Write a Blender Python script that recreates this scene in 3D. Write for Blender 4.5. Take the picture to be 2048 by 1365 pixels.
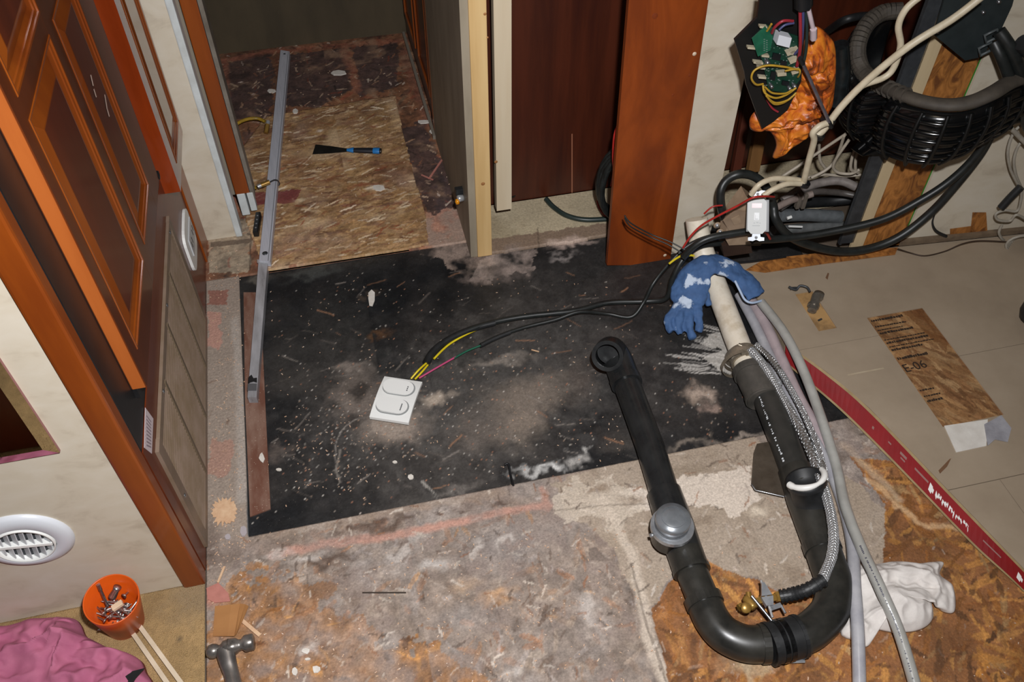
import bpy, bmesh, math, random
import numpy as np
from mathutils import Vector, Matrix, Quaternion
random.seed(7); rng = np.random.default_rng(7)
for o in list(bpy.data.objects): bpy.data.objects.remove(o, do_unlink=True)
scn = bpy.context.scene; COL = scn.collection
# ------------------------------------------------------------------ camera
F = 1764.0; PIT = 0.8344; YAW = 0.2293; H = 1.4
cp, sp, cy, sy = math.cos(PIT), math.sin(PIT), math.cos(YAW), math.sin(YAW)
FW = Vector((sy*cp, cy*cp, -sp)); RT = Vector((cy, -sy, 0)); UP = RT.cross(FW); CAM = Vector((0, 0, H))
cd = bpy.data.cameras.new('camera'); cam = bpy.data.objects.new('camera', cd); COL.objects.link(cam)
cam.matrix_world = Matrix(((RT.x, UP.x, -FW.x, 0), (RT.y, UP.y, -FW.y, 0), (RT.z, UP.z, -FW.z, H), (0, 0, 0, 1)))
cd.sensor_width = 36; cd.lens = 36*F/2048; cd.clip_start = 0.02; cd.clip_end = 50
scn.camera = cam
# ------------------------------------------------------------------ light and exposure
w = bpy.data.worlds.new('world'); scn.world = w; w.use_nodes = True
w.node_tree.nodes['Background'].inputs[0].default_value = (0.9, 0.8, 0.7, 1)
w.node_tree.nodes['Background'].inputs[1].default_value = 0.02
def lamp(name, kind, loc, energy, size, color):
    l = bpy.data.lights.new(name, kind); l.energy = energy; l.color = color
    if kind == 'POINT': l.shadow_soft_size = size
    o = bpy.data.objects.new(name, l); COL.objects.link(o); o.location = loc; return o
FL = CAM + RT*0.07 + UP*0.13 - FW*0.02
fl = lamp('camera_flash', 'SPOT', FL, 132, 0.022, (0.98, 0.98, 1.0)); fl.data.shadow_soft_size = 0.022; fl.data.spot_size = math.radians(118); fl.data.spot_blend = 1.0
aim = FW+RT*((860-1024)/F)-UP*((860-682.5)/F); fl.rotation_euler = aim.to_track_quat('-Z', 'Y').to_euler()   # a camera flash lights a cone
a = lamp('warm_fill', 'AREA', (0.15, 0.6, 1.98), 1.2, 0.3, (1.0, 0.85, 0.65)); a.data.size = 0.3  # added overhead for dim warm fill, not a fixture of the room
scn.view_settings.view_transform = 'Standard'; scn.view_settings.look = 'None'
scn.view_settings.exposure = 0.0; scn.view_settings.gamma = 1.0; scn.view_settings.use_curve_mapping = False

# ------------------------------------------------------------------ points in the room
def ray(x, y): return FW + RT*((x-1024)/F) - UP*((y-682.5)/F)
def P(x, y, z=0.0):
    d = ray(x, y); return CAM + d*((z-H)/d.z)
def PX(x, y, X):
    d = ray(x, y); return CAM + d*(X/d.x)
def PY(x, y, Y):
    d = ray(x, y); return CAM + d*(Y/d.y)
RW0 = Vector((0.837, 1.335, 0)); RW1 = Vector((1.527, 1.275, 0))
RWD = (RW1-RW0).normalized(); RWN = Vector((RWD.y, -RWD.x, 0))      # towards the camera
def PW(x, y, off=0.0):                                              # on the right-hand wall, off metres in front
    d = ray(x, y); p0 = RW0 + RWN*off; return CAM + d*((p0-CAM).dot(RWN)/d.dot(RWN))

# ------------------------------------------------------------------ mesh builder
class MB:
    def __init__(s): s.v = []; s.f = []; s.sm = []
    def add(s, vs, fs, smooth=False):
        n = len(s.v); s.v += [Vector(v) for v in vs]; s.f += [tuple(i+n for i in f) for f in fs]; s.sm += [smooth]*len(fs); return s
    def box(s, a, b, M=None, bev=0.0):
        a, b = Vector(a), Vector(b)
        lo = Vector((min(a.x, b.x), min(a.y, b.y), min(a.z, b.z))); hi = Vector((max(a.x, b.x), max(a.y, b.y), max(a.z, b.z)))
        bm = bmesh.new(); bmesh.ops.create_cube(bm, size=1)
        c = (lo+hi)/2; d = hi-lo
        for v in bm.verts: v.co = Vector((v.co.x*d.x, v.co.y*d.y, v.co.z*d.z))+c
        if bev > 0:
            bev = min(bev, min(d)*0.45); bmesh.ops.bevel(bm, geom=bm.edges[:], offset=bev, segments=2, affect='EDGES', profile=0.6)
        bm.verts.index_update()
        vs = [(M @ v.co if M else v.co.copy()) for v in bm.verts]; fs = [[v.index for v in f.verts] for f in bm.faces]; bm.free()
        return s.add(vs, fs)
    def obox(s, c, ax, ay, hx, hy, hz, bev=0.0, az=None):           # oriented box from centre, axes and half sizes
        ax = Vector(ax).normalized()
        if az is None: az = ax.cross(Vector(ay)).normalized()
        else: az = Vector(az).normalized()
        ay = az.cross(ax).normalized()
        M = Matrix.Translation(Vector(c)) @ Matrix((ax, ay, az)).transposed().to_4x4()
        return s.box((-hx, -hy, -hz), (hx, hy, hz), M, bev)
    def tube(s, pts, r, n=12, cap=True, flat=1.0, up=None, inner=0.0):
        pts = [Vector(p) for p in pts]; m = len(pts); rs = r if hasattr(r, '__len__') else [r]*m
        T = [(pts[min(i+1, m-1)]-pts[max(i-1, 0)]).normalized() for i in range(m)]
        if up is None:
            nn = T[0].orthogonal().normalized()
        else:
            up = Vector(up); nn = up.cross(T[0]).normalized()
        vs = []; 
        for i in range(m):
            if up is None: nn = (nn - T[i]*nn.dot(T[i])).normalized()
            else: nn = up.cross(T[i]).normalized()
            bb = T[i].cross(nn).normalized()
            for k in range(n):
                a = 2*math.pi*k/n; vs.append(pts[i]+nn*math.cos(a)*rs[i]+bb*math.sin(a)*rs[i]*flat)
        fs = [(i*n+k, i*n+(k+1) % n, (i+1)*n+(k+1) % n, (i+1)*n+k) for i in range(m-1) for k in range(n)]
        s.add(vs, fs, True)
        if cap: s.add(vs[:n], [tuple(range(n))[::-1]]); s.add(vs[-n:], [tuple(range(n))])
        return s
    def ring(s, c, ax, r0, r1, h, n=28):                            # a band: outer r1, inner r0, length h along ax
        ax = Vector(ax).normalized(); u = ax.orthogonal().normalized(); v = ax.cross(u); c = Vector(c)
        vs = []
        for (r, z) in ((r0, -h/2), (r1, -h/2), (r1, h/2), (r0, h/2)):
            for k in range(n):
                a = 2*math.pi*k/n; vs.append(c+ax*z+u*math.cos(a)*r+v*math.sin(a)*r)
        fs = [(j*n+k, j*n+(k+1) % n, ((j+1) % 4)*n+(k+1) % n, ((j+1) % 4)*n+k) for j in range(4) for k in range(n)]
        return s.add(vs, fs, False)
    def lathe(s, prof, c, ax=(0, 0, 1), n=32, smooth=True, u=None):
        ax = Vector(ax).normalized(); u = Vector(u).normalized() if u else ax.orthogonal().normalized(); v = ax.cross(u); c = Vector(c); vs = []
        for (r, z) in prof:
            for k in range(n):
                a = 2*math.pi*k/n; vs.append(c+ax*z+u*math.cos(a)*r+v*math.sin(a)*r)
        m = len(prof); fs = [(j*n+k, j*n+(k+1) % n, (j+1)*n+(k+1) % n, (j+1)*n+k) for j in range(m-1) for k in range(n)]
        return s.add(vs, fs, smooth)
    def prism(s, poly, d):                                          # 3-D outline (coplanar) pushed by vector d
        poly = [Vector(p) for p in poly]; n = len(poly); d = Vector(d)
        vs = poly+[p+d for p in poly]
        fs = [tuple(range(n))[::-1], tuple(range(n, 2*n))]+[(k, (k+1) % n, n+(k+1) % n, n+k) for k in range(n)]
        return s.add(vs, fs)
    def mesh(s, name, org=Vector((0, 0, 0))):
        me = bpy.data.meshes.new(name); me.from_pydata([tuple(v-org) for v in s.v], [], s.f)
        bm = bmesh.new(); bm.from_mesh(me); bmesh.ops.recalc_face_normals(bm, faces=bm.faces[:]); bm.to_mesh(me); bm.free()
        me.polygons.foreach_set('use_smooth', s.sm); me.update(); return me

def worigin(o):
    p = Vector((0, 0, 0))
    while o: p += Vector(o.location); o = o.parent
    return p
def obj(name, mb, m, parent=None, loc=None, label=None, kind=None):
    org = worigin(parent) if parent else Vector(loc) if loc is not None else None
    if org is None:
        org = Vector((sum(v.x for v in mb.v)/len(mb.v), sum(v.y for v in mb.v)/len(mb.v), min(v.z for v in mb.v)))
    o = bpy.data.objects.new(name, mb.mesh(name, org)); COL.objects.link(o)
    if m: o.data.materials.append(m)
    if parent: o.parent = parent
    else: o.location = org
    if label: o['label'] = label
    if kind: o['kind'] = kind
    return o
def tag(o, label, cat, group=None, kind=None):
    o['label'] = label; o['category'] = cat
    if group: o['group'] = group
    if kind: o['kind'] = kind
    return o
def thing(name, label, cat, loc, group=None):
    o = bpy.data.objects.new(name, None); COL.objects.link(o); o.location = loc; o.empty_display_size = 0.02
    return tag(o, label, cat, group)
def struct(name, mb, m, parent=None, loc=None):
    o = obj(name, mb, m, parent, loc)
    o['kind'] = 'structure'
    return o
def cr(pts, n=8, closed=False):                                     # smooth curve through points
    pts = [Vector(p) for p in pts]; out = []
    m = len(pts)
    if closed: g = lambda i: pts[i % m]; rngi = range(m)
    else: g = lambda i: pts[min(max(i, 0), m-1)]; rngi = range(m-1)
    for i in rngi:
        a, b, c, d = g(i-1), g(i), g(i+1), g(i+2)
        for k in range(n):
            t = k/n; out.append(0.5*((2*b)+(c-a)*t+(2*a-5*b+4*c-d)*t*t+(3*b-a-3*c+d)*t**3))
    if not closed: out.append(pts[-1])
    return out
def pp(L): return [P(*q) for q in L]

# ------------------------------------------------------------------ materials
def srgb(h):
    if isinstance(h, str): h = [int(h[i:i+2], 16) for i in (0, 2, 4)]
    return tuple(((c/255)/12.92 if c/255 <= .04045 else ((c/255+.055)/1.055)**2.4) for c in h)+(1,)
_m = {}
def mat(key, c1, c2=None, scale=20, rough=0.5, metal=0.0, bump=0.0, stretch=(1, 1, 1), detail=6, lo=0.35, hi=0.65, spec=0.5,
        attr=None, bscale=None, speck=None, alpha=1.0, trans=0.0, coat=0.0, dist=0.0, third=None, rvar=0.0):
    if key in _m: return _m[key]
    m = bpy.data.materials.new(key); m.use_nodes = True; nt = m.node_tree; N = nt.nodes; L = nt.links; b = N['Principled BSDF']
    b.inputs['Roughness'].default_value = rough; b.inputs['Metallic'].default_value = metal; b.inputs['Specular IOR Level'].default_value = spec
    b.inputs['Coat Weight'].default_value = coat; b.inputs['Coat Roughness'].default_value = 0.12
    if trans: b.inputs['Transmission Weight'].default_value = trans
    b.inputs['Base Color'].default_value = srgb(c1)
    tc = N.new('ShaderNodeTexCoord'); mp = N.new('ShaderNodeMapping'); mp.inputs['Scale'].default_value = stretch
    geo = N.new('ShaderNodeNewGeometry'); L.new(geo.outputs['Position'], mp.inputs[0])
    no = N.new('ShaderNodeTexNoise'); no.inputs['Scale'].default_value = scale; no.inputs['Detail'].default_value = detail
    no.inputs['Distortion'].default_value = dist; no.inputs['Roughness'].default_value = 0.6
    L.new(mp.outputs[0], no.inputs['Vector'])
    col = None
    if c2 is not None:
        r = N.new('ShaderNodeValToRGB'); r.color_ramp.elements[0].position = lo; r.color_ramp.elements[1].position = hi
        r.color_ramp.elements[0].color = srgb(c1); r.color_ramp.elements[1].color = srgb(c2)
        if third: e = r.color_ramp.elements.new((lo+hi)/2); e.color = srgb(third)
        L.new(no.outputs['Fac'], r.inputs[0]); col = r.outputs[0]
    if attr:                                                        # painted dirt and wear, roughened by fine noise
        at = N.new('ShaderNodeAttribute'); at.attribute_name = attr
        hs = N.new('ShaderNodeMix'); hs.data_type = 'RGBA'; hs.blend_type = 'MULTIPLY'; hs.inputs[0].default_value = 1
        rr = N.new('ShaderNodeMapRange'); rr.inputs[1].default_value = 0.25; rr.inputs[2].default_value = 0.75
        rr.inputs[3].default_value = 1-detail*0.04; rr.inputs[4].default_value = 1+detail*0.04
        L.new(no.outputs['Fac'], rr.inputs[0]); L.new(at.outputs['Color'], hs.inputs[6]); L.new(rr.outputs[0], hs.inputs[7]); col = hs.outputs[2]
    if speck:
        sc, sz, sco = speck
        vo = N.new('ShaderNodeTexVoronoi'); vo.inputs['Scale'].default_value = sc; L.new(geo.outputs['Position'], vo.inputs['Vector'])
        lt = N.new('ShaderNodeMath'); lt.operation = 'LESS_THAN'; lt.inputs[1].default_value = sz; L.new(vo.outputs['Distance'], lt.inputs[0])
        mx = N.new('ShaderNodeMix'); mx.data_type = 'RGBA'; L.new(lt.outputs[0], mx.inputs[0])
        if col: L.new(col, mx.inputs[6])
        else: mx.inputs[6].default_value = srgb(c1)
        mx.inputs[7].default_value = srgb(sco); col = mx.outputs[2]
    if col: L.new(col, b.inputs['Base Color'])
    if rvar:
        rr = N.new('ShaderNodeMapRange'); rr.inputs[1].default_value = 0.3; rr.inputs[2].default_value = 0.7
        rr.inputs[3].default_value = max(0, rough-rvar); rr.inputs[4].default_value = min(1, rough+rvar)
        L.new(no.outputs['Fac'], rr.inputs[0]); L.new(rr.outputs[0], b.inputs['Roughness'])
    if bump:
        n2 = no
        if bscale:
            n2 = N.new('ShaderNodeTexNoise'); n2.inputs['Scale'].default_value = bscale; n2.inputs['Detail'].default_value = 5
            L.new(mp.outputs[0], n2.inputs['Vector'])
        bp = N.new('ShaderNodeBump'); bp.inputs['Strength'].default_value = bump; bp.inputs['Distance'].default_value = 0.004
        L.new(n2.outputs['Fac'], bp.inputs['Height']); L.new(bp.outputs[0], b.inputs['Normal'])
    _m[key] = m; return m
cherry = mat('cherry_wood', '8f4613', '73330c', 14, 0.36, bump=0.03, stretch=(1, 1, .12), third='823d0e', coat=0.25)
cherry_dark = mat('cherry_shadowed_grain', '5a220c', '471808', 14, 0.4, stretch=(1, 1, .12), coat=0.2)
cherry_panel = mat('cherry_panel', '8f4213', '70300d', 9, 0.42, bump=0.05, stretch=(1, 1, .35), third='80390f', dist=1.2)
mahogany = mat('mahogany_ply', '4c2010', '38150b', 30, 0.42, bump=0.03, stretch=(1, 1, .08), third='421b0d')
wallpaper = mat('marbled_wallpaper', 'd0c7b6', 'aa9c88', 13, 0.55, bump=0.04, detail=9, lo=.3, hi=.8, third='c9beaa', dist=.5, stretch=(1, 1, 1.6))
wallgrey = mat('greyed_wallpaper', '9a8f7c', '857a68', 14, 0.6, bump=0.03, detail=8, stretch=(1, 1, .3))
taupe = mat('taupe_plastic', '826f60', '74624f', 20, 0.45)
white_pl = mat('white_plastic', 'e6e6e2', None, 10, 0.32)
white_trim = mat('white_trim', 'ccd2d2', 'bcc0be', 30, 0.5)
pine = mat('pine_lumber', 'd9bb86', 'bf9a62', 12, 0.6, bump=0.04, stretch=(1, 1, .06), third='d0ae78')
palewood = mat('pale_furring', 'd8c9ae', 'c9b596', 12, 0.65, stretch=(1, 1, .06))
black_pl = mat('black_plastic', '141517', '1a1b1d', 30, 0.4)
black_rb = mat('black_rubber', '191a1b', '232425', 60, 0.5, bump=0.03)
abs_pipe = mat('black_pipe', '1c1d1e', '292a2a', 18, 0.3, rvar=0.08)
abs_old = mat('dusty_black_pipe', '20201e', '35332e', 16, 0.36, rvar=0.1, detail=8)
steel = mat('steel', 'a9abae', '8a8c90', 60, 0.28, metal=0.9)
chrome = mat('chrome', 'cfd1d3', 'bcbec0', 30, 0.2, metal=0.6)
alum = mat('brushed_aluminium', 'c2c2ca', 'b2b3bb', 40, 0.5, metal=0.1, stretch=(6, .3, 1))
brass = mat('brass', 'b08a48', '927034', 60, 0.32, metal=0.5)
darkmetal = mat('dark_metal', '3a3c3f', '4a4d50', 40, 0.45, metal=0.4)
tan_pl = mat('tan_plastic', 'a18a72', '8d7760', 40, 0.5)
cream_wire = mat('cream_cable', 'c9bda4', 'bbae94', 60, 0.45)
grey_hose = mat('grey_translucent_hose', 'aeadb0', '98979d', 30, 0.3, coat=0.3)
pink_hose = mat('pinkish_hose', 'b0a0a2', '9d9092', 30, 0.3, coat=0.3)

# numeric noise for painting wear into colour attributes
def vnoise(x, y, s, seed):
    g = np.random.default_rng(seed).random((257, 257)); xs = x*s; ys = y*s
    xi = np.floor(xs).astype(int); yi = np.floor(ys).astype(int); fx = xs-xi; fy = ys-yi
    fx = fx*fx*(3-2*fx); fy = fy*fy*(3-2*fy); xi &= 255; yi &= 255
    return (g[xi, yi]*(1-fx)*(1-fy)+g[xi+1, yi]*fx*(1-fy)+g[xi, yi+1]*(1-fx)*fy+g[xi+1, yi+1]*fx*fy)
def fbm(x, y, s, seed, o=4):
    r = 0; a = 0.5; t = 0
    for k in range(o): r = r+a*vnoise(x+k*3.1, y+k*1.7, s*2**k, seed+k); t += a; a *= 0.55
    return r/t
class Paint:
    """colours of a flat sheet, kept per vertex of a fine grid in the sheet's own plane"""
    def __init__(s, x0, y0, x1, y1, step, base, z=0.0):
        s.x0, s.y0, s.step, s.z = x0, y0, step, z
        s.nx = int(round((x1-x0)/step))+1; s.ny = int(round((y1-y0)/step))+1
        s.X, s.Y = np.meshgrid(x0+np.arange(s.nx)*step, y0+np.arange(s.ny)*step, indexing='ij')
        s.C = np.zeros(s.X.shape+(3,)); s.C[:] = srgb(base)[:3]
        s.h = np.zeros(s.X.shape)
        s.wx = (fbm(s.X, s.Y, 40, 91)-.5); s.wy = (fbm(s.X, s.Y, 40, 57)-.5)
    def poly(s, pts, warp=0.012, px=True, z=0.0):
        q = [P(a, b, z) for a, b in pts] if px else [Vector((a, b, 0)) for a, b in pts]
        X = s.X+s.wx*warp*2; Y = s.Y+s.wy*warp*2; ins = np.zeros(X.shape, bool); n = len(q)
        for i in range(n):
            a, b = q[i], q[(i+1) % n]
            if a.y == b.y: continue
            c = ((a.y > Y) != (b.y > Y)) & (X < (b.x-a.x)*(Y-a.y)/(b.y-a.y)+a.x); ins ^= c
        return ins.astype(float)
    def line(s, pts, wid, warp=0.01, z=0.0):
        q = [P(a, b, z) for a, b in pts]; X = s.X+s.wx*warp; Y = s.Y+s.wy*warp; D = np.full(X.shape, 9.)
        for a, b in zip(q[:-1], q[1:]):
            dx, dy = b.x-a.x, b.y-a.y; L2 = dx*dx+dy*dy+1e-12
            t = np.clip(((X-a.x)*dx+(Y-a.y)*dy)/L2, 0, 1); D = np.minimum(D, np.hypot(X-a.x-t*dx, Y-a.y-t*dy))
        return np.clip(1.5-D/wid*1.5, 0, 1)
    def blob(s, x, y, rx, ry, warp=0.03, z=0.0):
        c = P(x, y, z); d = np.hypot((s.X+s.wx*warp-c.x)/rx, (s.Y+s.wy*warp-c.y)/ry); return np.clip(1.4-d*1.0, 0, 1)**1.3
    def put(s, m, col, a=1.0):
        if isinstance(m, float): m = np.full(s.X.shape, m)
        m = (m*a)[..., None]; s.C = s.C*(1-m)+np.array(srgb(col)[:3])*m
    def mott(s, scale, seed, amt, sx=1, sy=1):
        n = fbm(s.X*sx, s.Y*sy, scale, seed)-.5; s.C *= np.clip(1+n[..., None]*amt*2, .2, 2.5)
    def flakes(s, n, cols, L=(.02, .07), W=(.005, .018), alpha=(.4, .9), mask=None, ang=None, seed=1):
        r = np.random.default_rng(seed)
        for k in range(n):
            cx = r.uniform(s.x0, s.x0+s.nx*s.step); cyy = r.uniform(s.y0, s.y0+s.ny*s.step)
            i, j = int((cx-s.x0)/s.step), int((cyy-s.y0)/s.step)
            if i >= s.nx or j >= s.ny: continue
            if mask is not None and mask[i, j] < r.random(): continue
            l, wd = r.uniform(*L)/2, r.uniform(*W)/2; a = r.uniform(0, math.pi) if ang is None else r.normal(ang, .35)
            R = int(l/s.step)+2; sl = (slice(max(i-R, 0), i+R+1), slice(max(j-R, 0), j+R+1))
            dx = s.X[sl]-cx+s.wx[sl]*.01; dy = s.Y[sl]-cyy+s.wy[sl]*.01
            u = abs(dx*math.cos(a)+dy*math.sin(a))/l; v = abs(-dx*math.sin(a)+dy*math.cos(a))/wd
            m = ((u+r.uniform(0, .5)*v < 1) & (v < 1-.35*u)).astype(float)*r.uniform(*alpha)
            if mask is not None: m = m*mask[sl]
            c = np.array(srgb(cols[r.integers(len(cols))])[:3])*r.uniform(.75, 1.2); ph = r.uniform(0, 6)
            g_ = 1+.13*np.sin((-dx*math.sin(a)+dy*math.cos(a))*r.uniform(900, 1500)+ph)
            s.C[sl] = s.C[sl]*(1-m[..., None])+c*g_[..., None]*m[..., None]; s.h[sl] = s.h[sl]*(1-m)+m*r.uniform(-.0003, .0006)
    def object(s, name, m, parent, keep=None, thick=0.01):
        """a slab: painted top (kept cells only) and a skirt down its rim"""
        Z = s.z+s.h; idx = np.arange(s.nx*s.ny).reshape(s.nx, s.ny)
        k = np.ones((s.nx-1, s.ny-1), bool) if keep is None else (keep[:-1, :-1] > .5) & (keep[1:, 1:] > .5)
        q = np.stack([idx[:-1, :-1][k], idx[1:, :-1][k], idx[1:, 1:][k], idx[:-1, 1:][k]], 1)
        V = np.stack([s.X.ravel(), s.Y.ravel(), Z.ravel()], 1); C = s.C.reshape(-1, 3)
        # rim edges
        e = np.concatenate([q[:, [0, 1]], q[:, [1, 2]], q[:, [2, 3]], q[:, [3, 0]]]); key = np.sort(e, 1); key = key[:, 0]*np.int64(s.nx*s.ny)+key[:, 1]
        _, inv, cnt = np.unique(key, return_inverse=True, return_counts=True); rim = e[cnt[inv] == 1]
        used, inv2 = np.unique(q, return_inverse=True); remap = -np.ones(s.nx*s.ny, np.int64); remap[used] = np.arange(len(used))
        q = remap[q]; rim = remap[rim]; V = V[used]; C = C[used]; n0 = len(V)
        rv = np.unique(rim); low = -np.ones(n0, np.int64); low[rv] = n0+np.arange(len(rv)); LV = V[rv].copy(); LV[:, 2] -= thick
        V = np.concatenate([V, LV]); C = np.concatenate([C, C[rv]*0.8]); sk = np.stack([rim[:, 1], rim[:, 0], low[rim[:, 0]], low[rim[:, 1]]], 1)
        Q = np.concatenate([q, sk]); me = bpy.data.meshes.new(name)
        me.vertices.add(len(V)); me.loops.add(Q.size); me.polygons.add(len(Q))
        me.vertices.foreach_set('co', V.astype(np.float32).ravel()); me.loops.foreach_set('vertex_index', Q.astype(np.int32).ravel())
        me.polygons.foreach_set('loop_start', (np.arange(len(Q))*4).astype(np.int32)); me.polygons.foreach_set('loop_total', np.full(len(Q), 4, np.int32))
        me.update(calc_edges=True); at = me.color_attributes.new('paint', 'FLOAT_COLOR', 'POINT')
        at.data.foreach_set('color', np.concatenate([np.clip(C, 0, 1), np.ones((len(C), 1))], 1).astype(np.float32).ravel())
        o = bpy.data.objects.new(name, me); COL.objects.link(o); me.materials.append(m); o.parent = parent; return o
# ------------------------------------------------------------------ the floor
floor = struct('floor', MB().box((-1.3, -1.0, -0.03), (1.9, 2.75, -0.018)), mat('subfloor_base', '6b5d50', '544739', 8, .9), loc=(0, 0, 0))
worn = mat('worn_subfloor', 'ffffff', None, 260, 0.78, bump=0.35, detail=7, attr='paint', bscale=180, speck=(160, 0.07, '9c8d7c'))
worn2 = mat('worn_ply', 'ffffff', None, 200, 0.7, bump=0.25, detail=7, attr='paint', bscale=120)
osbm = mat('oriented_strand_board', 'ffffff', None, 220, 0.5, bump=0.3, detail=6, attr='paint', bscale=150, coat=0.05)
matm = mat('black_membrane', 'ffffff', None, 300, 0.5, bump=0.22, detail=6, attr='paint', bscale=90, speck=(170, 0.055, '8d8479'))
# front subfloor, in front of the black membrane and in the strip beside it
p = Paint(-0.352, 0.15, 1.30, 1.60, 0.0026, '7d6e62')
ORG = ['9a6a34', '845426', 'ab7a42', '6a4424', '94683f', '50341f', '784c2a']
p.put(np.clip(fbm(p.X, p.Y, 9, 3)*1.6-.4, 0, 1), '857a72', .8); p.mott(22, 5, .35)
front = (p.Y < .885).astype(float)
osb_l = p.poly([(400, 1190), (520, 1150), (640, 1160), (720, 1240), (860, 1300), (1000, 1420), (400, 1420)], .05)
osb_m = p.poly([(640, 1120), (980, 1010), (1180, 1060), (1300, 1400), (500, 1420)], .06)
p.flakes(3200, ['8c6f58', '9b8a7a', '74604f', 'a39485', '8a5e3e', '6b5546', '988e88'], (.015, .05), (.004, .014), (.25, .65), mask=front, seed=4)
p.put(osb_l, '8d5f30', .75); p.flakes(3600, ORG, (.012, .055), (.004, .012), (.35, .85), mask=osb_l, seed=5)
p.flakes(900, ORG+['a07a58', '8f6a50'], (.012, .045), (.003, .010), (.2, .6), mask=osb_m, seed=6)
nz = np.clip(fbm(p.X, p.Y, 14, 31)*3.4-1.6, 0, 1)
p.put(nz*front, '928a85', .5); p.mott(60, 6, .35); p.mott(120, 7, .3); p.put(np.clip(fbm(p.X, p.Y, 26, 77)*4-2.3, 0, 1), '57483f', .6)
p.put(p.blob(1020, 1090, .10, .05), '8c8480', .5); p.put(p.blob(960, 1110, .05, .03), '6f635c', .4)
p.put(p.blob(930, 1170, .03, .012), 'b09478', .6); p.put(p.blob(990, 1190, .035, .012), 'b98f66', .7)
p.put(p.blob(870, 1130, .028, .012), 'a9a29c', .8); p.put(p.blob(830, 1070, .02, .01), 'aaa49e', .5)
p.put(p.line([(545, 1112), (640, 1090), (760, 1075), (860, 1058), (960, 1035), (1098, 1010)], .011, .012), 'a98172', 1.0)
p.put(p.line([(1085, 980), (1092, 1018)], .010, .01), 'ac806f', .8)
p.put(np.clip(fbm(p.X, p.Y, 30, 97)*4-2.0, 0, 1)*front, '7f7068', .6)
for x, y, rx, ry in [(735, 1052, .02, .008), (780, 1046, .025, .010), (820, 1040, .018, .008), (870, 1030, .014, .006), (1130, 1000, .012, .006), (700, 1060, .012, .006), (1010, 1010, .02, .008), (920, 1018, .012, .006), (1160, 985, .014, .008), (660, 1120, .05, .012)]:
    p.put(p.blob(x, y, rx, ry, .05), '463429', .75)
for x, y, rx, ry in [(640, 1050, .07, .006), (900, 1000, .05, .006), (1240, 1030, .02, .01), (1010, 1085, .014, .010), (945, 1100, .014, .012), (620, 1300, .012, .01), (1030, 1345, .02, .012), (1180, 1220, .02, .03), (800, 1105, .02, .01)]:
    p.put(p.blob(x, y, rx, ry, .05), 'b9b0a8', .6)
p.put(p.line([(520, 1075), (700, 1040), (850, 1010), (1010, 985)], .013, .02), '8d7b6c', .6)
p.put(p.blob(610, 1118, .03, .010), 'b5aca4', .8); p.put(p.blob(555, 1112, .024, .008), 'b3aaa2', .8)
p.put(p.blob(745, 1060, .06, .010, .05), '5a463a', .7); p.put(p.blob(690, 1062, .03, .008, .05), '4f3d33', .6)
p.put(p.blob(640, 1180, .05, .02), '5c4a40', .5)
# grey cement skim
cem = p.poly([(1100, 968), (1345, 890), (1500, 870), (1565, 915), (1700, 950), (1795, 1045), (1780, 1120), (1700, 1170), (1575, 1185), (1450, 1140), (1385, 1110), (1290, 1225), (1262, 1180), (1215, 1085), (1150, 1040)], .012)
p.put(cem, '988979', .92); p.put(cem*np.clip(fbm(p.X, p.Y, 18, 12)*3-1.2, 0, 1), '8a7a68', .45)
p.put(cem*np.clip(fbm(p.X, p.Y, 30, 17)*5-3, 0, 1), '6d5c4b', .5)
lite = p.poly([(1240, 985), (1370, 950), (1500, 935), (1520, 990), (1470, 1030), (1390, 1015), (1250, 1020)], .02); p.put(lite, 'c3b6a8', .85)
lite = p.poly([(1110, 970), (1230, 950), (1290, 1000), (1240, 1055), (1110, 1030)], .03); p.put(lite, 'b5a898', .7)
p.put(p.blob(1315, 975, .018, .02), 'a3663a', .75); p.put(p.blob(1510, 1025, .02, .013), 'c3b5a2', .9)
p.put(p.blob(1195, 975, .03, .012, .05), '75604d', .7); p.put(p.blob(1265, 1000, .03, .010, .05), '6e5a48', .6); p.put(p.blob(1380, 935, .06, .012, .05), '716250', .5)
p.put(p.line([(1205, 1000), (1262, 1110), (1290, 1230), (1300, 1290), (1345, 1400)], .014, .012), 'b7a999', .8)
p.put(p.line([(1262, 1130), (1290, 1240), (1345, 1400)], .003, .004), '4c4036', .6)
dk = p.poly([(1178, 1100), (1192, 1094), (1200, 1104), (1220, 1112), (1218, 1122), (1180, 1122)], .003); p.put(dk, '6c5f56', .9)
p.put(p.line([(1110, 1022), (1200, 1012), (1300, 1008)], .002, .004), '4e433a', .5)
# bare strand board at the lower right
osb = p.poly([(1300, 1220), (1392, 1105), (1450, 1140), (1575, 1190), (1700, 1165), (1768, 1130), (1772, 1010), (1700, 915), (1790, 920), (2048, 1165), (2500, 1500), (2200, 1600), (1350, 1420)], .006)
p.put(osb, '7d5230', .95)
p.flakes(9000, ORG+['7a4f2a', '9c6e3c', '845528', '64401f', 'ad7f49', '49301c', '8d7150'], (.015, .07), (.004, .014), (.35, .9), mask=osb, seed=9)
p.flakes(300, ['3b2718', '2f2118', '4a2f1b'], (.01, .05), (.002, .006), (.3, .7), mask=osb, seed=10)
p.C *= 1-osb[..., None]*.35*np.clip(fbm(p.X, p.Y, 12, 44)*3-1.2, 0, 1)[..., None]
p.put(p.line([(1740, 960), (1790, 1010), (1850, 1050), (1920, 1060)], .008, .03)*1.0, 'b09478', .7)
p.put(p.line([(1690, 890), (1800, 1000)], .012, .02), 'a59382', .6)
p.put(p.blob(1500, 1330, .05, .02, .06), '9a8b78', .6); p.put(p.line([(1430, 1240), (1490, 1330), (1520, 1400)], .008, .02), '9d8d7a', .6)
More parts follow.
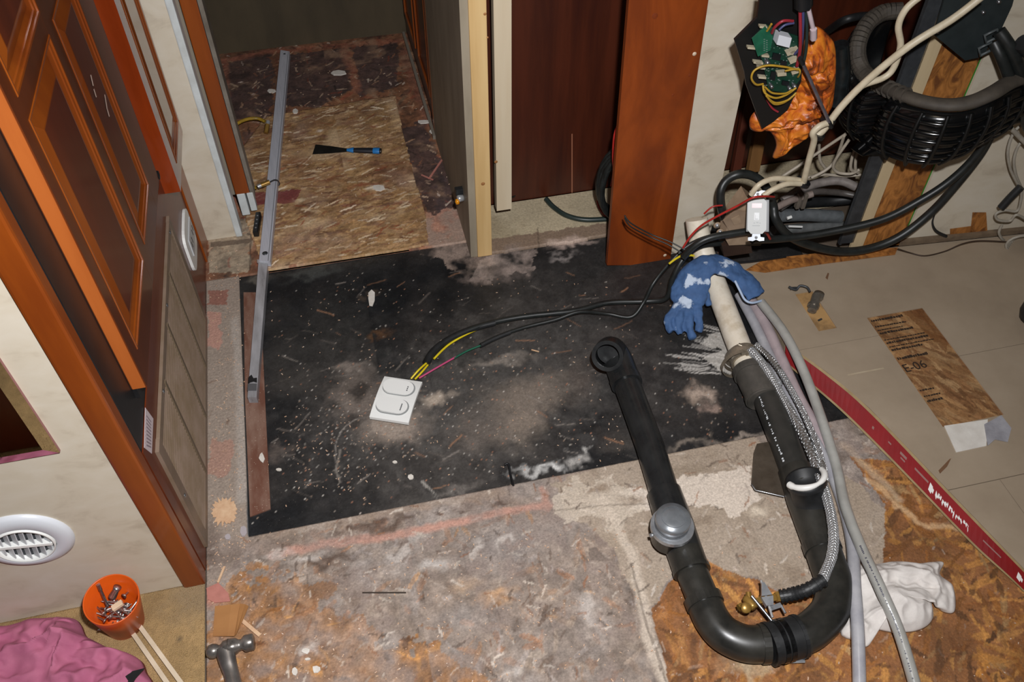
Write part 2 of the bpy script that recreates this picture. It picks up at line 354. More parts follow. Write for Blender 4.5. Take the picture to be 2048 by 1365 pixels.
# strip between the cabinet and the membrane
st = p.poly([(400, 480), (485, 545), (498, 1080), (420, 1200), (395, 1200)], .004)
p.put(st, '9b8c7f', .8); p.flakes(400, ['b8a892', '7d6656', '8d7768', 'b9a68e', '705c4d', 'a88d76'], (.01, .035), (.003, .008), (.3, .8), mask=st, seed=13)
p.put(p.poly([(414, 625), (443, 625), (440, 700), (414, 690)], .01), 'b98878', .75)
p.put(p.poly([(418, 880), (462, 880), (460, 945), (415, 950)], .015), 'a97a68', .6)
p.put(p.poly([(418, 580), (462, 580), (455, 610), (415, 612)], .01), '8a4c3c', .7)
p.put(p.line([(470, 640), (482, 800), (486, 1000)], .014, .012), 'a69b91', .85); p.put(p.line([(485, 560), (492, 760), (497, 1070)], .0025, .002), '38424a', .8)
p.put(p.blob(440, 1120, .05, .03, .05), '5f4c42', .5); p.put(p.blob(433, 1190, .022, .018), 'a87563', .8)
p.put(p.line([(430, 1090), (560, 1100)], .02, .03), '86766c', .5); p.put(p.blob(420, 1090, .02, .06), '5c4a40', .5)
keep = ((p.Y < .884) | ((p.X < -.274) & (p.Y < 1.577))) & (p.X > -.351)
p.C = np.clip(p.C*(1+.22*(1-st[..., None])), 0, .9); p.C *= 1+osb[..., None]*np.array([.17, .12, -.04])
p.flakes(3000, ['c9bdb0', '4a3c32', 'b5a598', '5b4a3e', 'd2c4b4', '8a5a3a'], (.006, .028), (.0028, .005), (.25, .7), mask=front*(1-osb*.6), seed=88)
p.mott(300, 89, .22)
p.object('subfloor_panel', worn, floor, keep)

# the black membrane lying in the recess
p = Paint(-0.278, 0.880, 1.02, 1.66, 0.003, '17181a', z=-0.005)
p.mott(12, 8, .35); Z = -.005
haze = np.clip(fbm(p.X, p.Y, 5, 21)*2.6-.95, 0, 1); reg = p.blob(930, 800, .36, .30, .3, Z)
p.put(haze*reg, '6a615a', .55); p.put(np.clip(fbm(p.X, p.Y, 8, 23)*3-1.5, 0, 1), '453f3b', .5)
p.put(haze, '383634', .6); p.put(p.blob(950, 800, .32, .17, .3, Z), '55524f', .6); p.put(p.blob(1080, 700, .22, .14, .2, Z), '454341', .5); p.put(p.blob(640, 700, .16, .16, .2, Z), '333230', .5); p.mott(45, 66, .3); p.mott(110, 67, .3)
for x, y, rx, ry, c, a in [(790, 850, .06, .045, '9c8d80', .85), (715, 790, .05, .07, '7c7067', .75), (870, 800, .03, .02, 'b3a494', .85), (1060, 790, .09, .05, '85786c', .7),
        (1040, 850, .05, .05, '8d7f72', .7), (960, 860, .06, .05, '6d635b', .6), (1160, 760, .03, .06, '5f554e', .5), (1000, 720, .07, .015, '948a80', .6),
        (760, 665, .03, .012, '69492f', .55), (1155, 915, .02, .016, 'a8a49f', .9), (1165, 895, .012, .008, 'b5b2ad', .9), (1400, 785, .025, .02, 'b29f90', .9), (1420, 815, .018, .016, 'a68f82', .7), (1385, 800, .016, .02, 'b7a392', .6),
        (1130, 515, .04, .012, '8f8783', .8), (1010, 545, .05, .03, '756963', .8), (1150, 490, .06, .012, 'a4938a', .9), (955, 555, .04, .015, '8a7a72', .6),
        (620, 545, .07, .018, '50524f', .6), (560, 900, .03, .02, '6e625a', .5), (600, 760, .04, .03, '4a4642', .5), (920, 980, .05, .012, '77706a', .6), (820, 1010, .05, .015, '504c48', .6), (1075, 945, .05, .010, 'c5c3bf', .8), (1120, 942, .02, .007, 'd8d6d2', .8), (1240, 880, .05, .03, '4b4540', .5),
        (740, 590, .03, .012, '584a3e', .5), (1480, 880, .07, .010, '9d9084', .7), (1380, 890, .05, .008, '8f8377', .6), (700, 740, .04, .012, '8d8177', .6), (520, 560, .03, .012, '69645b', .6)]:
    p.put(p.blob(x, y, rx, ry, .06, Z), c, a)
p.put(p.blob(720, 780, .028, .022, .04, Z), '24211f', .8); p.put(p.blob(712, 840, .02, .02, .04, Z), '2a2624', .7)
rb2 = p.poly([(840, 470), (985, 470), (990, 530), (930, 555), (880, 520), (840, 510)], .02, z=Z); p.put(rb2*np.clip(fbm(p.X, p.Y, 26, 71)*3.5-1.0, 0, 1), '9a877b', .85)
rb2 = p.poly([(985, 500), (1075, 500), (1060, 545), (990, 560), (940, 560)], .02, z=Z); p.put(rb2*np.clip(fbm(p.X, p.Y, 26, 72)*3.5-1.3, 0, 1), 'a3938a', .8)
p.put(p.poly([(1470, 655), (1420, 672), (1400, 690), (1440, 700), (1410, 715), (1440, 742), (1480, 755), (1510, 700)], .010, z=Z), 'bdb8b0', .75)
for k in range(46):
    x, y = rng.uniform(1395, 1480), rng.uniform(662, 748); l = rng.uniform(25, 75); p.put(p.line([(x, y), (x-l, y-l*.12+(y-705)*.12)], rng.uniform(.0012, .003), .008, Z), 'cfcac3', rng.uniform(.25, .7))
p.put(p.line([(680, 900), (672, 940), (680, 965)], .003, .004, Z), '8d857c', .7)
arc = [(735+65*math.cos(t)*-1, 905-70*math.sin(t)) for t in np.linspace(-.3, 1.5, 10)]; p.put(p.line(arc, .0018, .003, Z), '9b938b', .6)
p.put(p.line([(845, 965), (880, 1003)], .004, .003, Z), 'a09a92', .8); p.put(p.line([(855, 980), (890, 1010)], .003, .003, Z), '1c1c1c', .8)
for k in range(90):                                                  # scuffs
    x, y = rng.uniform(540, 1300), rng.uniform(540, 980); a = rng.uniform(-.9, .6); l = rng.uniform(10, 46)
    p.put(p.line([(x, y), (x+l*math.cos(a), y+l*math.sin(a))], rng.uniform(.0015, .003), .006, Z), ['8f867e', '6f665f', '9e7458', '5c554f'][k % 4], rng.uniform(.25, .7))
# crumbs of plaster and sawdust clusters
rs = np.random.default_rng(5)
for cx, cyy, sd, n in [(690, 870, 70, 120), (640, 920, 80, 80), (780, 800, 80, 80), (1000, 760, 130, 170), (1300, 650, 120, 70), (700, 660, 130, 130), (950, 900, 120, 160), (1420, 820, 50, 60)]:
    for k in range(n):
        q = P(cx+rs.normal(0, sd), cyy+rs.normal(0, sd*.8), Z); i, j = int((q.x-p.x0)/p.step), int((q.y-p.y0)/p.step)
        if 0 < i < p.nx-1 and 0 < j < p.ny-1: p.C[i, j] = p.C[i, j]*.3+np.array(srgb(['d9d2c8', 'b59a84', 'a0958a', 'c2876a'][k % 4])[:3])*.7*rs.uniform(.4, 1)
p.mott(300, 68, .3); p.h += (fbm(p.X, p.Y, 7, 63)-.5)*.003
rip = p.line([(790, 640), (840, 800), (850, 960), (880, 1000)], .02, .01, Z); p.h += rip*.0022
p.object('black_underlay', matm, floor, None, .008)
# brown veneer strip on the left of the recess
strip = MB()
q = [P(x, y, -.002) for x, y in [(487, 585), (520, 585), (534, 880), (541, 1018), (500, 1034), (490, 800)]]
strip.prism(q, (0, 0, -.004))
obj('veneer_strip', strip, mat('brown_veneer', '6a4435', '8d7263', 30, .6, bump=.1, stretch=(1, .3, 1), lo=.4, hi=.7, detail=8, speck=(160, .12, 'a08a7a')), floor)
# corridor floor
p = Paint(-0.38, 1.575, 0.60, 2.66, 0.003, '8c5f44')
p.mott(10, 41, .5)
p.flakes(1500, ['9b6748', '7a4c34', '8a7058', '6b4a38', 'b58460', '5a4034', '94503a'], (.02, .07), (.005, .016), (.3, .8), seed=21)
p.put(np.clip(fbm(p.X, p.Y, 7, 42)*3-1.3, 0, 1), '4d382e', .6)
for q_ in ([(440, 118), (545, 100), (545, 235), (450, 240)], [(570, 110), (690, 96), (705, 175), (640, 215), (560, 215)], [(702, 96), (795, 84), (800, 172), (720, 192)], [(800, 260), (850, 240), (900, 400), (870, 440), (835, 400)], [(880, 440), (948, 440), (950, 400), (870, 300)]):
    p.put(p.poly(q_, .02), '4a3c3b', .85)
p.put(p.line([(420, 128), (560, 100), (700, 90), (810, 80)], .02, .02), '9a5f4a', .8); p.put(p.line([(450, 130), (455, 245)], .016, .02), '9a6450', .8)
p.put(p.line([(688, 95), (715, 180)], .018, .02), '94604c', .8); p.put(p.line([(805, 100), (860, 250)], .02, .02), '8a5a48', .7)
p.put(p.line([(465, 300), (470, 440)], .012, .02), '9a6a5c', .7); p.put(p.line([(500, 270), (505, 420)], .02, .04), '5b4a48', .7)
p.put(p.poly([(850, 425), (930, 415), (950, 470), (850, 490)], .03), 'b98a76', .7)
p.put(p.poly([(415, 440), (505, 440), (500, 545), (415, 545)], .015), 'a39580', .85)
p.flakes(300, ['c7b79f', '8a6a58', 'b58f78', '9b4a3c', '6b5a4c'], (.01, .04), (.003, .008), (.4, .8), mask=p.poly([(415, 440), (505, 440), (500, 545), (415, 545)], .015), seed=33)
p.mott(60, 43, .45); p.mott(160, 44, .35)
p.put(np.clip(fbm(p.X, p.Y, 22, 45)*4-2.2, 0, 1), '2e2420', .65); p.put(np.clip(fbm(p.X, p.Y, 18, 46)*5-3.1, 0, 1), 'b08c70', .6)
p.flakes(900, ['b08a6c', '3a2c26', '7d4030', 'c4a68c', '2a211e', '94644a'], (.006, .04), (.003, .007), (.3, .8), seed=47)
rub = p.poly([(850, 440), (935, 410), (960, 520), (850, 520)], .02); p.put(rub*np.clip(fbm(p.X, p.Y, 30, 48)*4-1.2, 0, 1), '9c887a', .8)
p.put(p.line([(502, 420), (500, 540)], .0025, .002), '3b3029', .8)
p.put(p.poly([(420, 485), (500, 478), (498, 486), (420, 496)], .003), '5c4c40', .8)
p.flakes(70, ['d8c6b4', 'cdb7a8'], (.008, .03), (.003, .007), (.5, .9), seed=35)
p.object('stained_subfloor', worn2, floor, (p.X < .27), .01)
# plywood patch
p = Paint(-0.26, 1.575, 0.20, 2.36, 0.003, '9c7a52', z=.006)
p.mott(9, 51, .3); p.flakes(2300, ['a98660', '8c6742', 'b8966c', '785638', '9a764e', '8e6c50', 'ae8c68', '745040'], (.015, .07), (.004, .014), (.3, .75), ang=.15, seed=51)
p.put(np.clip(fbm(p.X, p.Y, 8, 52)*3.2-1.6, 0, 1)*p.poly([(480, 180), (760, 180), (900, 330), (820, 420), (500, 440)], .08, z=.006), '6f4a34', .7)
p.put(np.clip(fbm(p.X, p.Y, 12, 55)*3.2-1.7, 0, 1), '9b8274', .6)
p.mott(60, 53, .4); p.mott(200, 54, .3); p.put(np.clip(fbm(p.X, p.Y, 11, 57)*4-2.3, 0, 1), 'd0b48e', .6); p.put(np.clip(fbm(p.X, p.Y, 14, 58)*4-2.4, 0, 1), '6b4630', .6)
p.flakes(500, ['d8c0a0', '5a3a28', 'c9ad88', '8a4a30', 'e0cdb2'], (.01, .05), (.003, .007), (.3, .8), ang=.2, seed=59)
p.put(p.poly([(505, 385), (605, 380), (585, 405), (505, 412)], .006, z=.006), '6e2e33', .85)
for x, y, rx, ry, c in [(670, 355, .03, .012, '75422c'), (720, 370, .03, .012, '8a4c34'), (745, 378, .02, .008, 'd8cbb8'), (595, 400, .02, .01, 'd3bd9c'), (640, 262, .01, .006, 'ddd0be'), (700, 245, .04, .01, '86604a'), (600, 320, .04, .02, '86593a')]:
    p.put(p.blob(x, y, rx, ry, .04, .006), c, .75)
p.C *= 1.15
kk = p.poly([(533, 232), (790, 190), (806, 262), (853, 440), (858, 487), (700, 520), (532, 547), (490, 440), (480, 300)], .003, z=.006)
p.object('plywood_patch', worn2, floor, kk, .010)
# pale vinyl strip under the mahogany panel and its broken edge
p = Paint(0.262, 1.50, 1.45, 1.75, 0.003, 'b6a88c', z=.004)
p.mott(14, 61, .2); p.put(np.clip(fbm(p.X, p.Y, 15, 62)*3-1.5, 0, 1), '938266', .6)
p.put(p.poly([(900, 480), (985, 478), (1218, 445), (1400, 430), (1400, 530), (900, 540)], .01, z=.004), '7c6555', .85)
p.put(p.blob(1140, 485, .06, .02, .05, .004), 'c2ab9c', .9); p.put(p.blob(1030, 500, .03, .02, .05, .004), '8a7a70', .7); p.put(p.blob(920, 500, .03, .03, .05, .004), 'a08c7e', .7)
p.put(p.line([(1075, 455), (1078, 500)], .002, .003, .004), '4c3f33', .7)
kk = (p.Y > 1.515+.02*(fbm(p.X, p.Y*0, 12, 66)-.5)) | (p.X > .68)
p.object('vinyl_offcut', worn2, floor, kk, .010)
# raised vinyl tiled slab at the right with its sheets parted by joints
tilem = mat('beige_vinyl_tile', 'a59581', '91816e', 7, .5, bump=.06, detail=8, lo=.3, hi=.75, bscale=60, third='9c8c78')
ZT = .035
slab = MB(); outl = [(.829, 1.322), (.836, 1.07), (.844, 1.053), (.882, .98), (.921, .876), (.968, .67), (1.007, .501), (1.045, .33), (1.052, .30), (1.9, .30), (1.9, 1.25), (1.527, 1.262), (1.2, 1.29)]
slab.prism([(x, y, ZT-.003) for x, y in outl], (0, 0, -.030))
sl = obj('tile_slab', slab, mat('slab_core_board', '8d7f6a', '7d6f5b', 40, .8, bump=.3), floor)
def clip_x(poly, ax, v, keep_gt):
    out = []
    for i in range(len(poly)):
        a, b = poly[i], poly[(i+1) % len(poly)]; ia = (a[ax] > v) == keep_gt; ib = (b[ax] > v) == keep_gt
        if ia: out.append(a)
        if ia != ib: t = (v-a[ax])/(b[ax]-a[ax]); out.append((a[0]+t*(b[0]-a[0]), a[1]+t*(b[1]-a[1])))
    return out
def tile(regs, emb=()):
    m_ = MB()
    for (x0, x1, y0, y1) in regs:
        pl = outl
        for ax, v, gt in ((0, x0, True), (0, x1, False), (1, y0, True), (1, y1, False)): pl = clip_x(pl, ax, v, gt)
        if len(pl) > 2: m_.prism([(x, y, ZT) for x, y in pl], (0, 0, -.003))
    o = obj('tile', m_, tilem, sl)
    for (xa, xb, y) in emb: obj('embossed_joint', MB().obox(((xa+xb)/2, y, ZT), (1, 0, 0), (0, 1, 0), (xb-xa)/2, .0016, .0005, bev=.0004), mat('joint_ridge', 'b3a48c', 'a5957c', 30, .5), o)
cx0, cx1, cy0, cy1 = 1.036, 1.168, .800, 1.098                       # the window left bare for the printed board
sx0, sx1, sy0, sy1 = .918, .960, 1.085, 1.20                         # the slot with the valve
tile([(.8, sx0, 1.0455, 1.5), (sx0, sx1, sy1, 1.5), (sx0, sx1, 1.0455, sy0), (sx1, cx0, 1.0455, 1.5), (cx0, cx1, cy1, 1.5), (cx1, 1.9, .956, 1.5)])
tile([(.8, cx0, .6708, 1.0445)], [(.92, 1.0, .961)])
tile([(cx0, cx1, .6708, cy0), (cx1, 1.9, .6708, .9548)])
tile([(.8, 1.0715, .3, .6692)]); tile([(1.0727, 1.9, .3, .6692)])
p = Paint(cx0-.004, cy0-.004, cx1+.004, cy1+.004, .0016, '8f6844', z=ZT-.0022)
p.flakes(900, ['987048', '805838', 'a57e54', '69472c', '8d6542', 'ab8860'], (.02, .08), (.005, .018), (.3, .8), ang=2.1, seed=71); p.mott(14, 73, .3)
p.put(p.poly([(1.12, 1.10), (1.175, 1.10), (1.175, 1.0), (1.15, .97)], .01, False), '6b3f1c', .6)
p.object('printed_board', osbm, sl, None, .001)
stamp = mat('stamp_ink', '2b1f16', None, 10, .8)
def text(body, name, org, dx, dy, size, m, parent, thick=.0002, label=None):
    """flat lettering: dx runs along the line, dy towards the top of the letters"""
    c = bpy.data.curves.new(name, 'FONT'); c.body = body; c.size = size; c.extrude = thick; c.resolution_u = 3
    t = bpy.data.objects.new('tmp', c); me = bpy.data.meshes.new_from_object(t); bpy.data.objects.remove(t); me.name = name
    dx = Vector(dx).normalized(); dz = dx.cross(Vector(dy)).normalized(); dy = dz.cross(dx)
    M = Matrix((dx, dy, dz)).transposed().to_4x4(); M.translation = Vector(org)-worigin(parent)
    me.transform(M); me.materials.clear(); me.materials.append(m)
    o = bpy.data.objects.new(name, me); COL.objects.link(o); o.parent = parent
    if label: o['label'] = label
    return o
e_ = P(1786, 750, ZT); text('E-06', 'stamped_lettering', (1.0385, e_.y, ZT-.0006), (1, .06, 0), (0, 1, 0), .029, stamp, sl)
lines = MB(); rr = np.random.default_rng(3)                           # unreadable small print of the stamp
for i, (y, x1, hh) in enumerate([(1.085, 1.115, .007), (1.068, 1.11, .004), (1.058, 1.10, .003), (1.048, 1.115, .006), (1.030, 1.13, .003), (1.020, 1.135, .006), (1.010, 1.14, .003), (1.000, 1.11, .006), (.975, 1.11, .007), (.890, 1.07, .004), (.875, 1.075, .004), (.862, 1.075, .006)]):
    x = 1.041
    while x < x1:
        l = rr.uniform(.002, .006); lines.box((x, y, ZT-.0015), (x+l, y+hh*rr.uniform(.6, 1), ZT-.0008)); x += l+rr.uniform(.0008, .002)
obj('small_print', lines, stamp, sl, kind='stuff')
wp = MB(); wp.prism([P(x, y, ZT) for x, y in [(1888, 853), (1975, 840), (1972, 893), (1912, 906)]], (0, 0, .0015))
tp = obj('paper_scrap', wp, mat('white_paper', 'e2ded6', 'cfc9c0', 30, .5)); tag(tp, 'torn white paper scrap at the near end of the printed wood window in the tiles', 'paper')
wp = MB(); wp.prism([P(x, y, ZT+.0016) for x, y in [(1968, 850), (2002, 832), (2022, 858), (2015, 885), (1990, 880), (1975, 893)]], (0, 0, .002))
tp = obj('tape_scrap', wp, mat('grey_shiny_tape', '8d8c92', 'a9a8ae', 30, .2, coat=.5, bump=.4)); tag(tp, 'crumpled shiny grey tape piece beside the white paper scrap', 'tape')
# bottom of the valve slot
sb = MB().box((sx0-.003, sy0-.003, ZT-.0035), (sx1+.003, sy1+.003, ZT-.0024)); obj('slot_board', sb, mat('slot_wood', 'b08a58', '5c4630', 20, .8, lo=.4, hi=.7), sl)
# red printed flap along the edge of the slab
def interp(pts, t):
    L_ = [0]
    for a_, b_ in zip(pts[:-1], pts[1:]): L_.append(L_[-1]+(Vector(b_)-Vector(a_)).length)
    d_ = t*L_[-1]
    for i in range(len(pts)-1):
        if d_ <= L_[i+1] or i == len(pts)-2: f_ = (d_-L_[i])/(L_[i+1]-L_[i]); return Vector(pts[i]).lerp(Vector(pts[i+1]), f_)
top_e = cr([(.836, 1.072, ZT+.0006), (.8445, 1.052, ZT+.0006), (.881, .979, ZT+.0006), (.920, .875, ZT+.0006), (.967, .67, ZT+.0006), (1.006, .50, ZT+.0006), (1.046, .32, ZT+.0006)], 6)
bot_e = cr([(.829, 1.04, .004), (.838, 1.012, .004), (.879, .904, .004), (.912, .79, .004), (.938, .689, .004), (.968, .57, .004), (1.001, .475, .004), (1.040, .31, .004)], 6)
def ribbon(u0, u1, t0, t1, n, lift=0.0, th=.0015):
    m_ = MB(); vs = []
    for i in range(n+1):
        t = t0+(t1-t0)*i/n; a_ = interp(top_e, t); b_ = interp(bot_e, t); nn = Vector((-.55, -.1, .83)).normalized()
        for u in (u0, u1): vs.append(a_.lerp(b_, u)+nn*lift)
        for u in (u1, u0): vs.append(a_.lerp(b_, u)+nn*(lift-th))
    fs = [(i*4+k, i*4+(k+1) % 4, i*4+4+(k+1) % 4, i*4+4+k) for i in range(n) for k in range(4)]+[(0, 1, 2, 3), (n*4+3, n*4+2, n*4+1, n*4)]
    return m_.add(vs, fs)
re = obj('red_edge_band', ribbon(.12, .88, 0, 1, 60, .001), mat('red_band', '8c1016', '7a0e13', 12, .5), sl)
for u0, u1 in ((.02, .14), (.86, .95)): obj('tan_border', ribbon(u0, u1, 0, 1, 60, .002), mat('tan_border', 'a08a63', '8c7650', 30, .6), re)
def mark(t, u, lt, lu, sk=0):
    """a flat white mark on the flap: t along, u across"""
    q_ = [(t, u-lu), (t+lt, u-lu+sk), (t+lt, u+lu+sk), (t, u+lu)]; m_ = MB()
    m_.prism([interp(top_e, a_).lerp(interp(bot_e, a_), b_)+Vector((-.55, -.1, .83))*.0012 for a_, b_ in q_], Vector((-.55, -.1, .83))*.0004); return m_
def marks(L_, name, m):
    big = MB()
    for q_ in L_: k_ = mark(*q_); big.add(k_.v, k_.f)
    obj(name, big, m, re, kind='stuff')
rr = np.random.default_rng(8); W_ = []
for t0, n_, s0 in [(.505, 15, .15), (.765, 9, .11)]:
    W_ += [(t0-.010, .50, .010, .15, .06), (t0-.001, .52, .006, .08, .04)]
    for k in range(n_):
        f_ = (1-k/n_*.6); t_ = t0+.011+k*.0072
        W_.append((t_, .50+rr.uniform(-.03, .06), rr.uniform(.003, .0062), s0*rr.uniform(.45, 1.0)*f_, rr.uniform(.0, .16)))
        if k % 3 != 2: W_.append((t_+.002, .50+rr.uniform(-.06, .06), .0065, .035*f_, .05))
W_ += [(.905, .5, .010, .10), (.925, .5, .004, .08), (.935, .5, .004, .09), (.944, .5, .004, .08)]
marks(W_, 'white_lettering', white_pl)
marks([(.355, .45, .010, .03), (.395, .40, .022, .05), (.400, .55, .015, .03), (.445, .42, .045, .04), (.66, .46, .05, .03), (.30, .5, .006, .05)], 'grey_lettering', mat('grey_print', '8f6a64', None))
# strand board showing at the back edge of the tiles and under the green seam
ob = MB(); ob.prism([P(x, y, ZT+.001) for x, y in [(1492, 541), (1530, 520), (1640, 508), (1795, 497), (1790, 510), (1650, 528), (1530, 546)]], (0, 0, .003))
osbw = mat('strand_board', 'b4763a', '6b3f1f', 34, .6, bump=.3, stretch=(1.4, 1, .6), third='96602c', lo=.36, hi=.64, dist=1.1, detail=5)
obj('osb_edge', ob, osbw, floor)
# carpet in the lower left
p = Paint(-1.0, 0.10, -0.352, 0.812, .004, 'a88a5e', z=.002)
p.mott(30, 81, .18); p.mott(140, 82, .25); p.put(p.blob(150, 1240, .3, .03, .08, 0), '7d6442', .5); p.put(p.blob(395, 1190, .06, .05, .05, 0), '8f7f68', .5); p.put(p.blob(360, 1280, .006, .006, .004, 0), '4a4238', .7)
carpet = p.object('carpet', mat('tan_carpet', 'ffffff', None, 500, .95, bump=.8, detail=6, attr='paint', bscale=600), None, None, .003)
tag(carpet, 'short tan carpet in front of the white wall', 'carpet', kind='stuff')
cf = MB()
for k in range(9000):                                                # pile
    x, y = random.uniform(-.95, -.353), random.uniform(.35, .808); h_ = random.uniform(.002, .005); a_ = random.uniform(0, 6.28); d_ = .0012
    cf.v += [Vector((x, y, .0015)), Vector((x+d_*math.cos(a_), y+d_*math.sin(a_), .0015)), Vector((x+random.uniform(-.002, .002), y+random.uniform(-.002, .002), .002+h_))]
    n = len(cf.v); cf.f.append((n-3, n-2, n-1)); cf.sm.append(False)
pile = obj('carpet_pile', cf, mat('pile', 'b0925f', '8e7048', 300, .95), carpet, kind='stuff')
# ------------------------------------------------------------------ walls
CZ = 2.0
struct('wall_front_left', MB().box((-1.3, .812, -.01), (-.384, .86, CZ)), wallpaper)
struct('wall_left', MB().box((-1.3, -1.0, -.02), (-1.25, .812, CZ)), cherry_dark)
struct('wall_back', MB().box((-1.3, -1.05, -.02), (1.9, -1.0, CZ)), wallgrey)
struct('wall_far_right', MB().box((1.9, -1.0, -.02), (1.95, 1.75, CZ)), wallgrey)
struct('ceiling', MB().box((-1.3, -1.0, CZ), (1.95, 2.75, CZ+.04)), mat('ceiling_panel', 'cfc8ba', None, 10, .8))
# corner post trim
t = MB().box((-.386, .806, 0), (-.35, .832, CZ), bev=.004)
struct('trim_1', t, cherry)
# cabinet with the refrigerator
cab = thing('refrigerator_cabinet', 'cherry wood cabinet along the left holding the refrigerator, vent grille and outlet', 'cabinet', (-.36, 1.27, 0))
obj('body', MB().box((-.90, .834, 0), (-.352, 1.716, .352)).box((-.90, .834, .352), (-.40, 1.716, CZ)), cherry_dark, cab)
obj('base_panel', MB().box((-.354, .834, .001), (-.350, 1.716, .352)), mat('brown_face', '6f3216', '5a2510', 12, .4, stretch=(1, .15, 1), coat=.2), cab)
obj('side_panel', MB().box((-.40, 1.452, .352), (-.351, 1.494, CZ)), cherry_dark, cab)
obj('side_stile', MB().box((-.353, 1.64, .0), (-.346, 1.714, .335)), cherry, cab)
fr = obj('refrigerator_front', MB().box((-.40, .833, .354), (-.351, 1.42, CZ), bev=.002), black_pl, cab)
def door(name, x, y0, y1, z0, z1, panels, th, framem, fieldm, prof=.012):
    d = obj(name, MB().box((x-th, y0, z0), (x-.009, y1, z1)), framem, cab)
    ycol = sorted({(a, b) for a, b, c, e in panels}); zrow = sorted({(c, e) for a, b, c, e in panels}); fm = MB(); e_ = y0
    for a, b in ycol+[(y1, y1)]: fm.box((x-.009, e_, z0), (x, a, z1)); e_ = b
    obj('stile', fm, framem, d, kind='stuff')
    rl = MB()
    for a, b in ycol:
        e_ = z0
        for c, e in zrow+[(z1, z1)]: rl.box((x-.009, a, e_), (x-.0001, b, c)); e_ = e
    obj('rail', rl, framem, d, kind='stuff')
    mm = mat('moulding_cherry', '82400f', '6c300c', 14, .3, stretch=(1, 1, .12), coat=.3)
    for (a, b, c, e) in panels:
        w_ = prof
        def lp(off, xx): return [Vector((x+xx, yy, zz)) for yy, zz in ((a+off, c+off), (b-off, c+off), (b-off, e-off), (a+off, e-off))]
        def loft(loops, close):
            vs = [v for l in loops for v in l]; fs = [(i*4+k, i*4+(k+1) % 4, (i+1)*4+(k+1) % 4, (i+1)*4+k) for i in range(len(loops)-1) for k in range(4)]
            if close: fs.append(tuple(range(len(vs)-4, len(vs))))
            return MB().add(vs, fs)
        obj('moulding', loft([lp(-.001, 0), lp(.0, .0012), lp(w_*.22, .0010), lp(w_*.25, -.0012), lp(w_*.55, -.0022), lp(w_*.6, -.0042), lp(w_, -.0064), lp(w_*1.15, -.0070)], False), mm, d)
        obj('bevel', loft([lp(w_*1.15, -.0070), lp(w_*1.15+.020, -.0012), lp(w_*1.15+.022, -.0010)], False), mm, d)
        obj('raised_field', loft([lp(w_*1.15+.022, -.0010), lp(w_*1.15+.023, -.0010)], True), fieldm, d)
    return d
d1 = door('refrigerator_door', -.330, .905, 1.405, .412, 1.60, [(.935, 1.125, .462, .842), (1.165, 1.32, .462, .842), (.935, 1.125, .872, 1.45), (1.165, 1.32, .872, 1.45)], .021, mat('door_cherry_shaded', '5c2a10', '48200c', 14, .36, stretch=(1, 1, .12), coat=.3), cherry_dark, .013)  # shade of the grazed side faces is put into the frame cherry
for (x, y, l) in [(182, 150, 22), (188, 178, 16), (210, 190, 30), (214, 215, 18)]:
    a_, b_ = PX(x, y, -.3225), PX(x+5, y+l, -.3225); sc = MB(); sc.obox((a_+b_)/2, b_-a_, (0, 1, 0), (b_-a_).length/2, .0018, .0003); obj('scratch', sc, mat('pale_scratch', '8a7468', None, 10, .6), d1)
obj('door_edge', MB().box((-.3495, .9035, .413), (-.3315, .905, 1.60)), mat('edge_cherry_lit', 'a85a26', '8e4417', 14, .4, stretch=(1, 1, .12)), d1)  # paler cherry copy: light on the camera-facing edge put into the colour
h = MB(); h.lathe([(0, -.010), (.008, -.009), (.010, 0), (.008, .009), (0, .010)], (-.338, 1.412, .415), (1, 0, 0), 16)
h.box((-.352, 1.398, .392), (-.335, 1.424, .414), bev=.003); h.lathe([(0, 0), (.005, 0), (.005, .03), (0, .03)], (-.338, 1.405, .432), (0, 0, -1), 12)
obj('lower_hinge', h, black_pl, cab)
obj('door_gap_strip', MB().box((-.3515, .905, .392), (-.345, 1.40, .409)), black_pl, cab)
d2 = door('cabinet_door', -.320, 1.495, 1.705, .312, 1.6, [(1.545, 1.69, .345, 1.45)], .031, mat('side_door_cherry', '8a3612', '6a260c', 14, .18, stretch=(1, 1, .12), coat=.6), mat('side_door_field', '6b2a12', '53200e', 14, .2, stretch=(1, 1, .12), coat=.6), .012)
# grille
gz0, gz1, gy0, gy1 = .012, .300, .872, 1.440
grl = obj('vent_grille', MB().box((-.350, gy0, gz0), (-.344, gy0+.026, gz1)).box((-.350, gy1-.02, gz0), (-.344, gy1, gz1)).box((-.350, gy0+.026, gz1-.018), (-.344, gy1-.02, gz1), bev=.001).box((-.350, gy0+.026, gz0), (-.344, gy1-.02, gz0+.016)), taupe, cab)
lv = MB(); n_ = 26
for k in range(n_):
    z = gz0+.020+(gz1-gz0-.044)*k/(n_-1); lv.obox((-.3475, (gy0+gy1)/2, z), (0, 1, 0), (1, 0, .9), (gy1-gy0)/2-.024, .0033, .0014)
lo = obj('louvers', lv, taupe, grl, kind='stuff')
obj('grille_shadow_board', MB().box((-.3515, gy0+.02, gz0+.01), (-.3495, gy1-.02, gz1-.01)), mat('dark_backing', '3a3128', None), grl)
for k in range(1, 4):
    y = gy0+.02+(gy1-gy0-.04)*k/4; obj('grille_bar', MB().box((-.349, y-.004, gz0+.012), (-.3425, y+.004, gz1-.012)), mat('grille_bar', '6b5c49', None, 10, .5), grl)
for y, z in ((gy0+.012, .16), (1.2, gz1-.009), (1.40, gz1-.009), (1.0, gz1-.009)):
    obj('screw', MB().lathe([(0, .002), (.0035, .0015), (.004, 0)], (-.344, y, z), (1, 0, 0), 10), steel, grl)
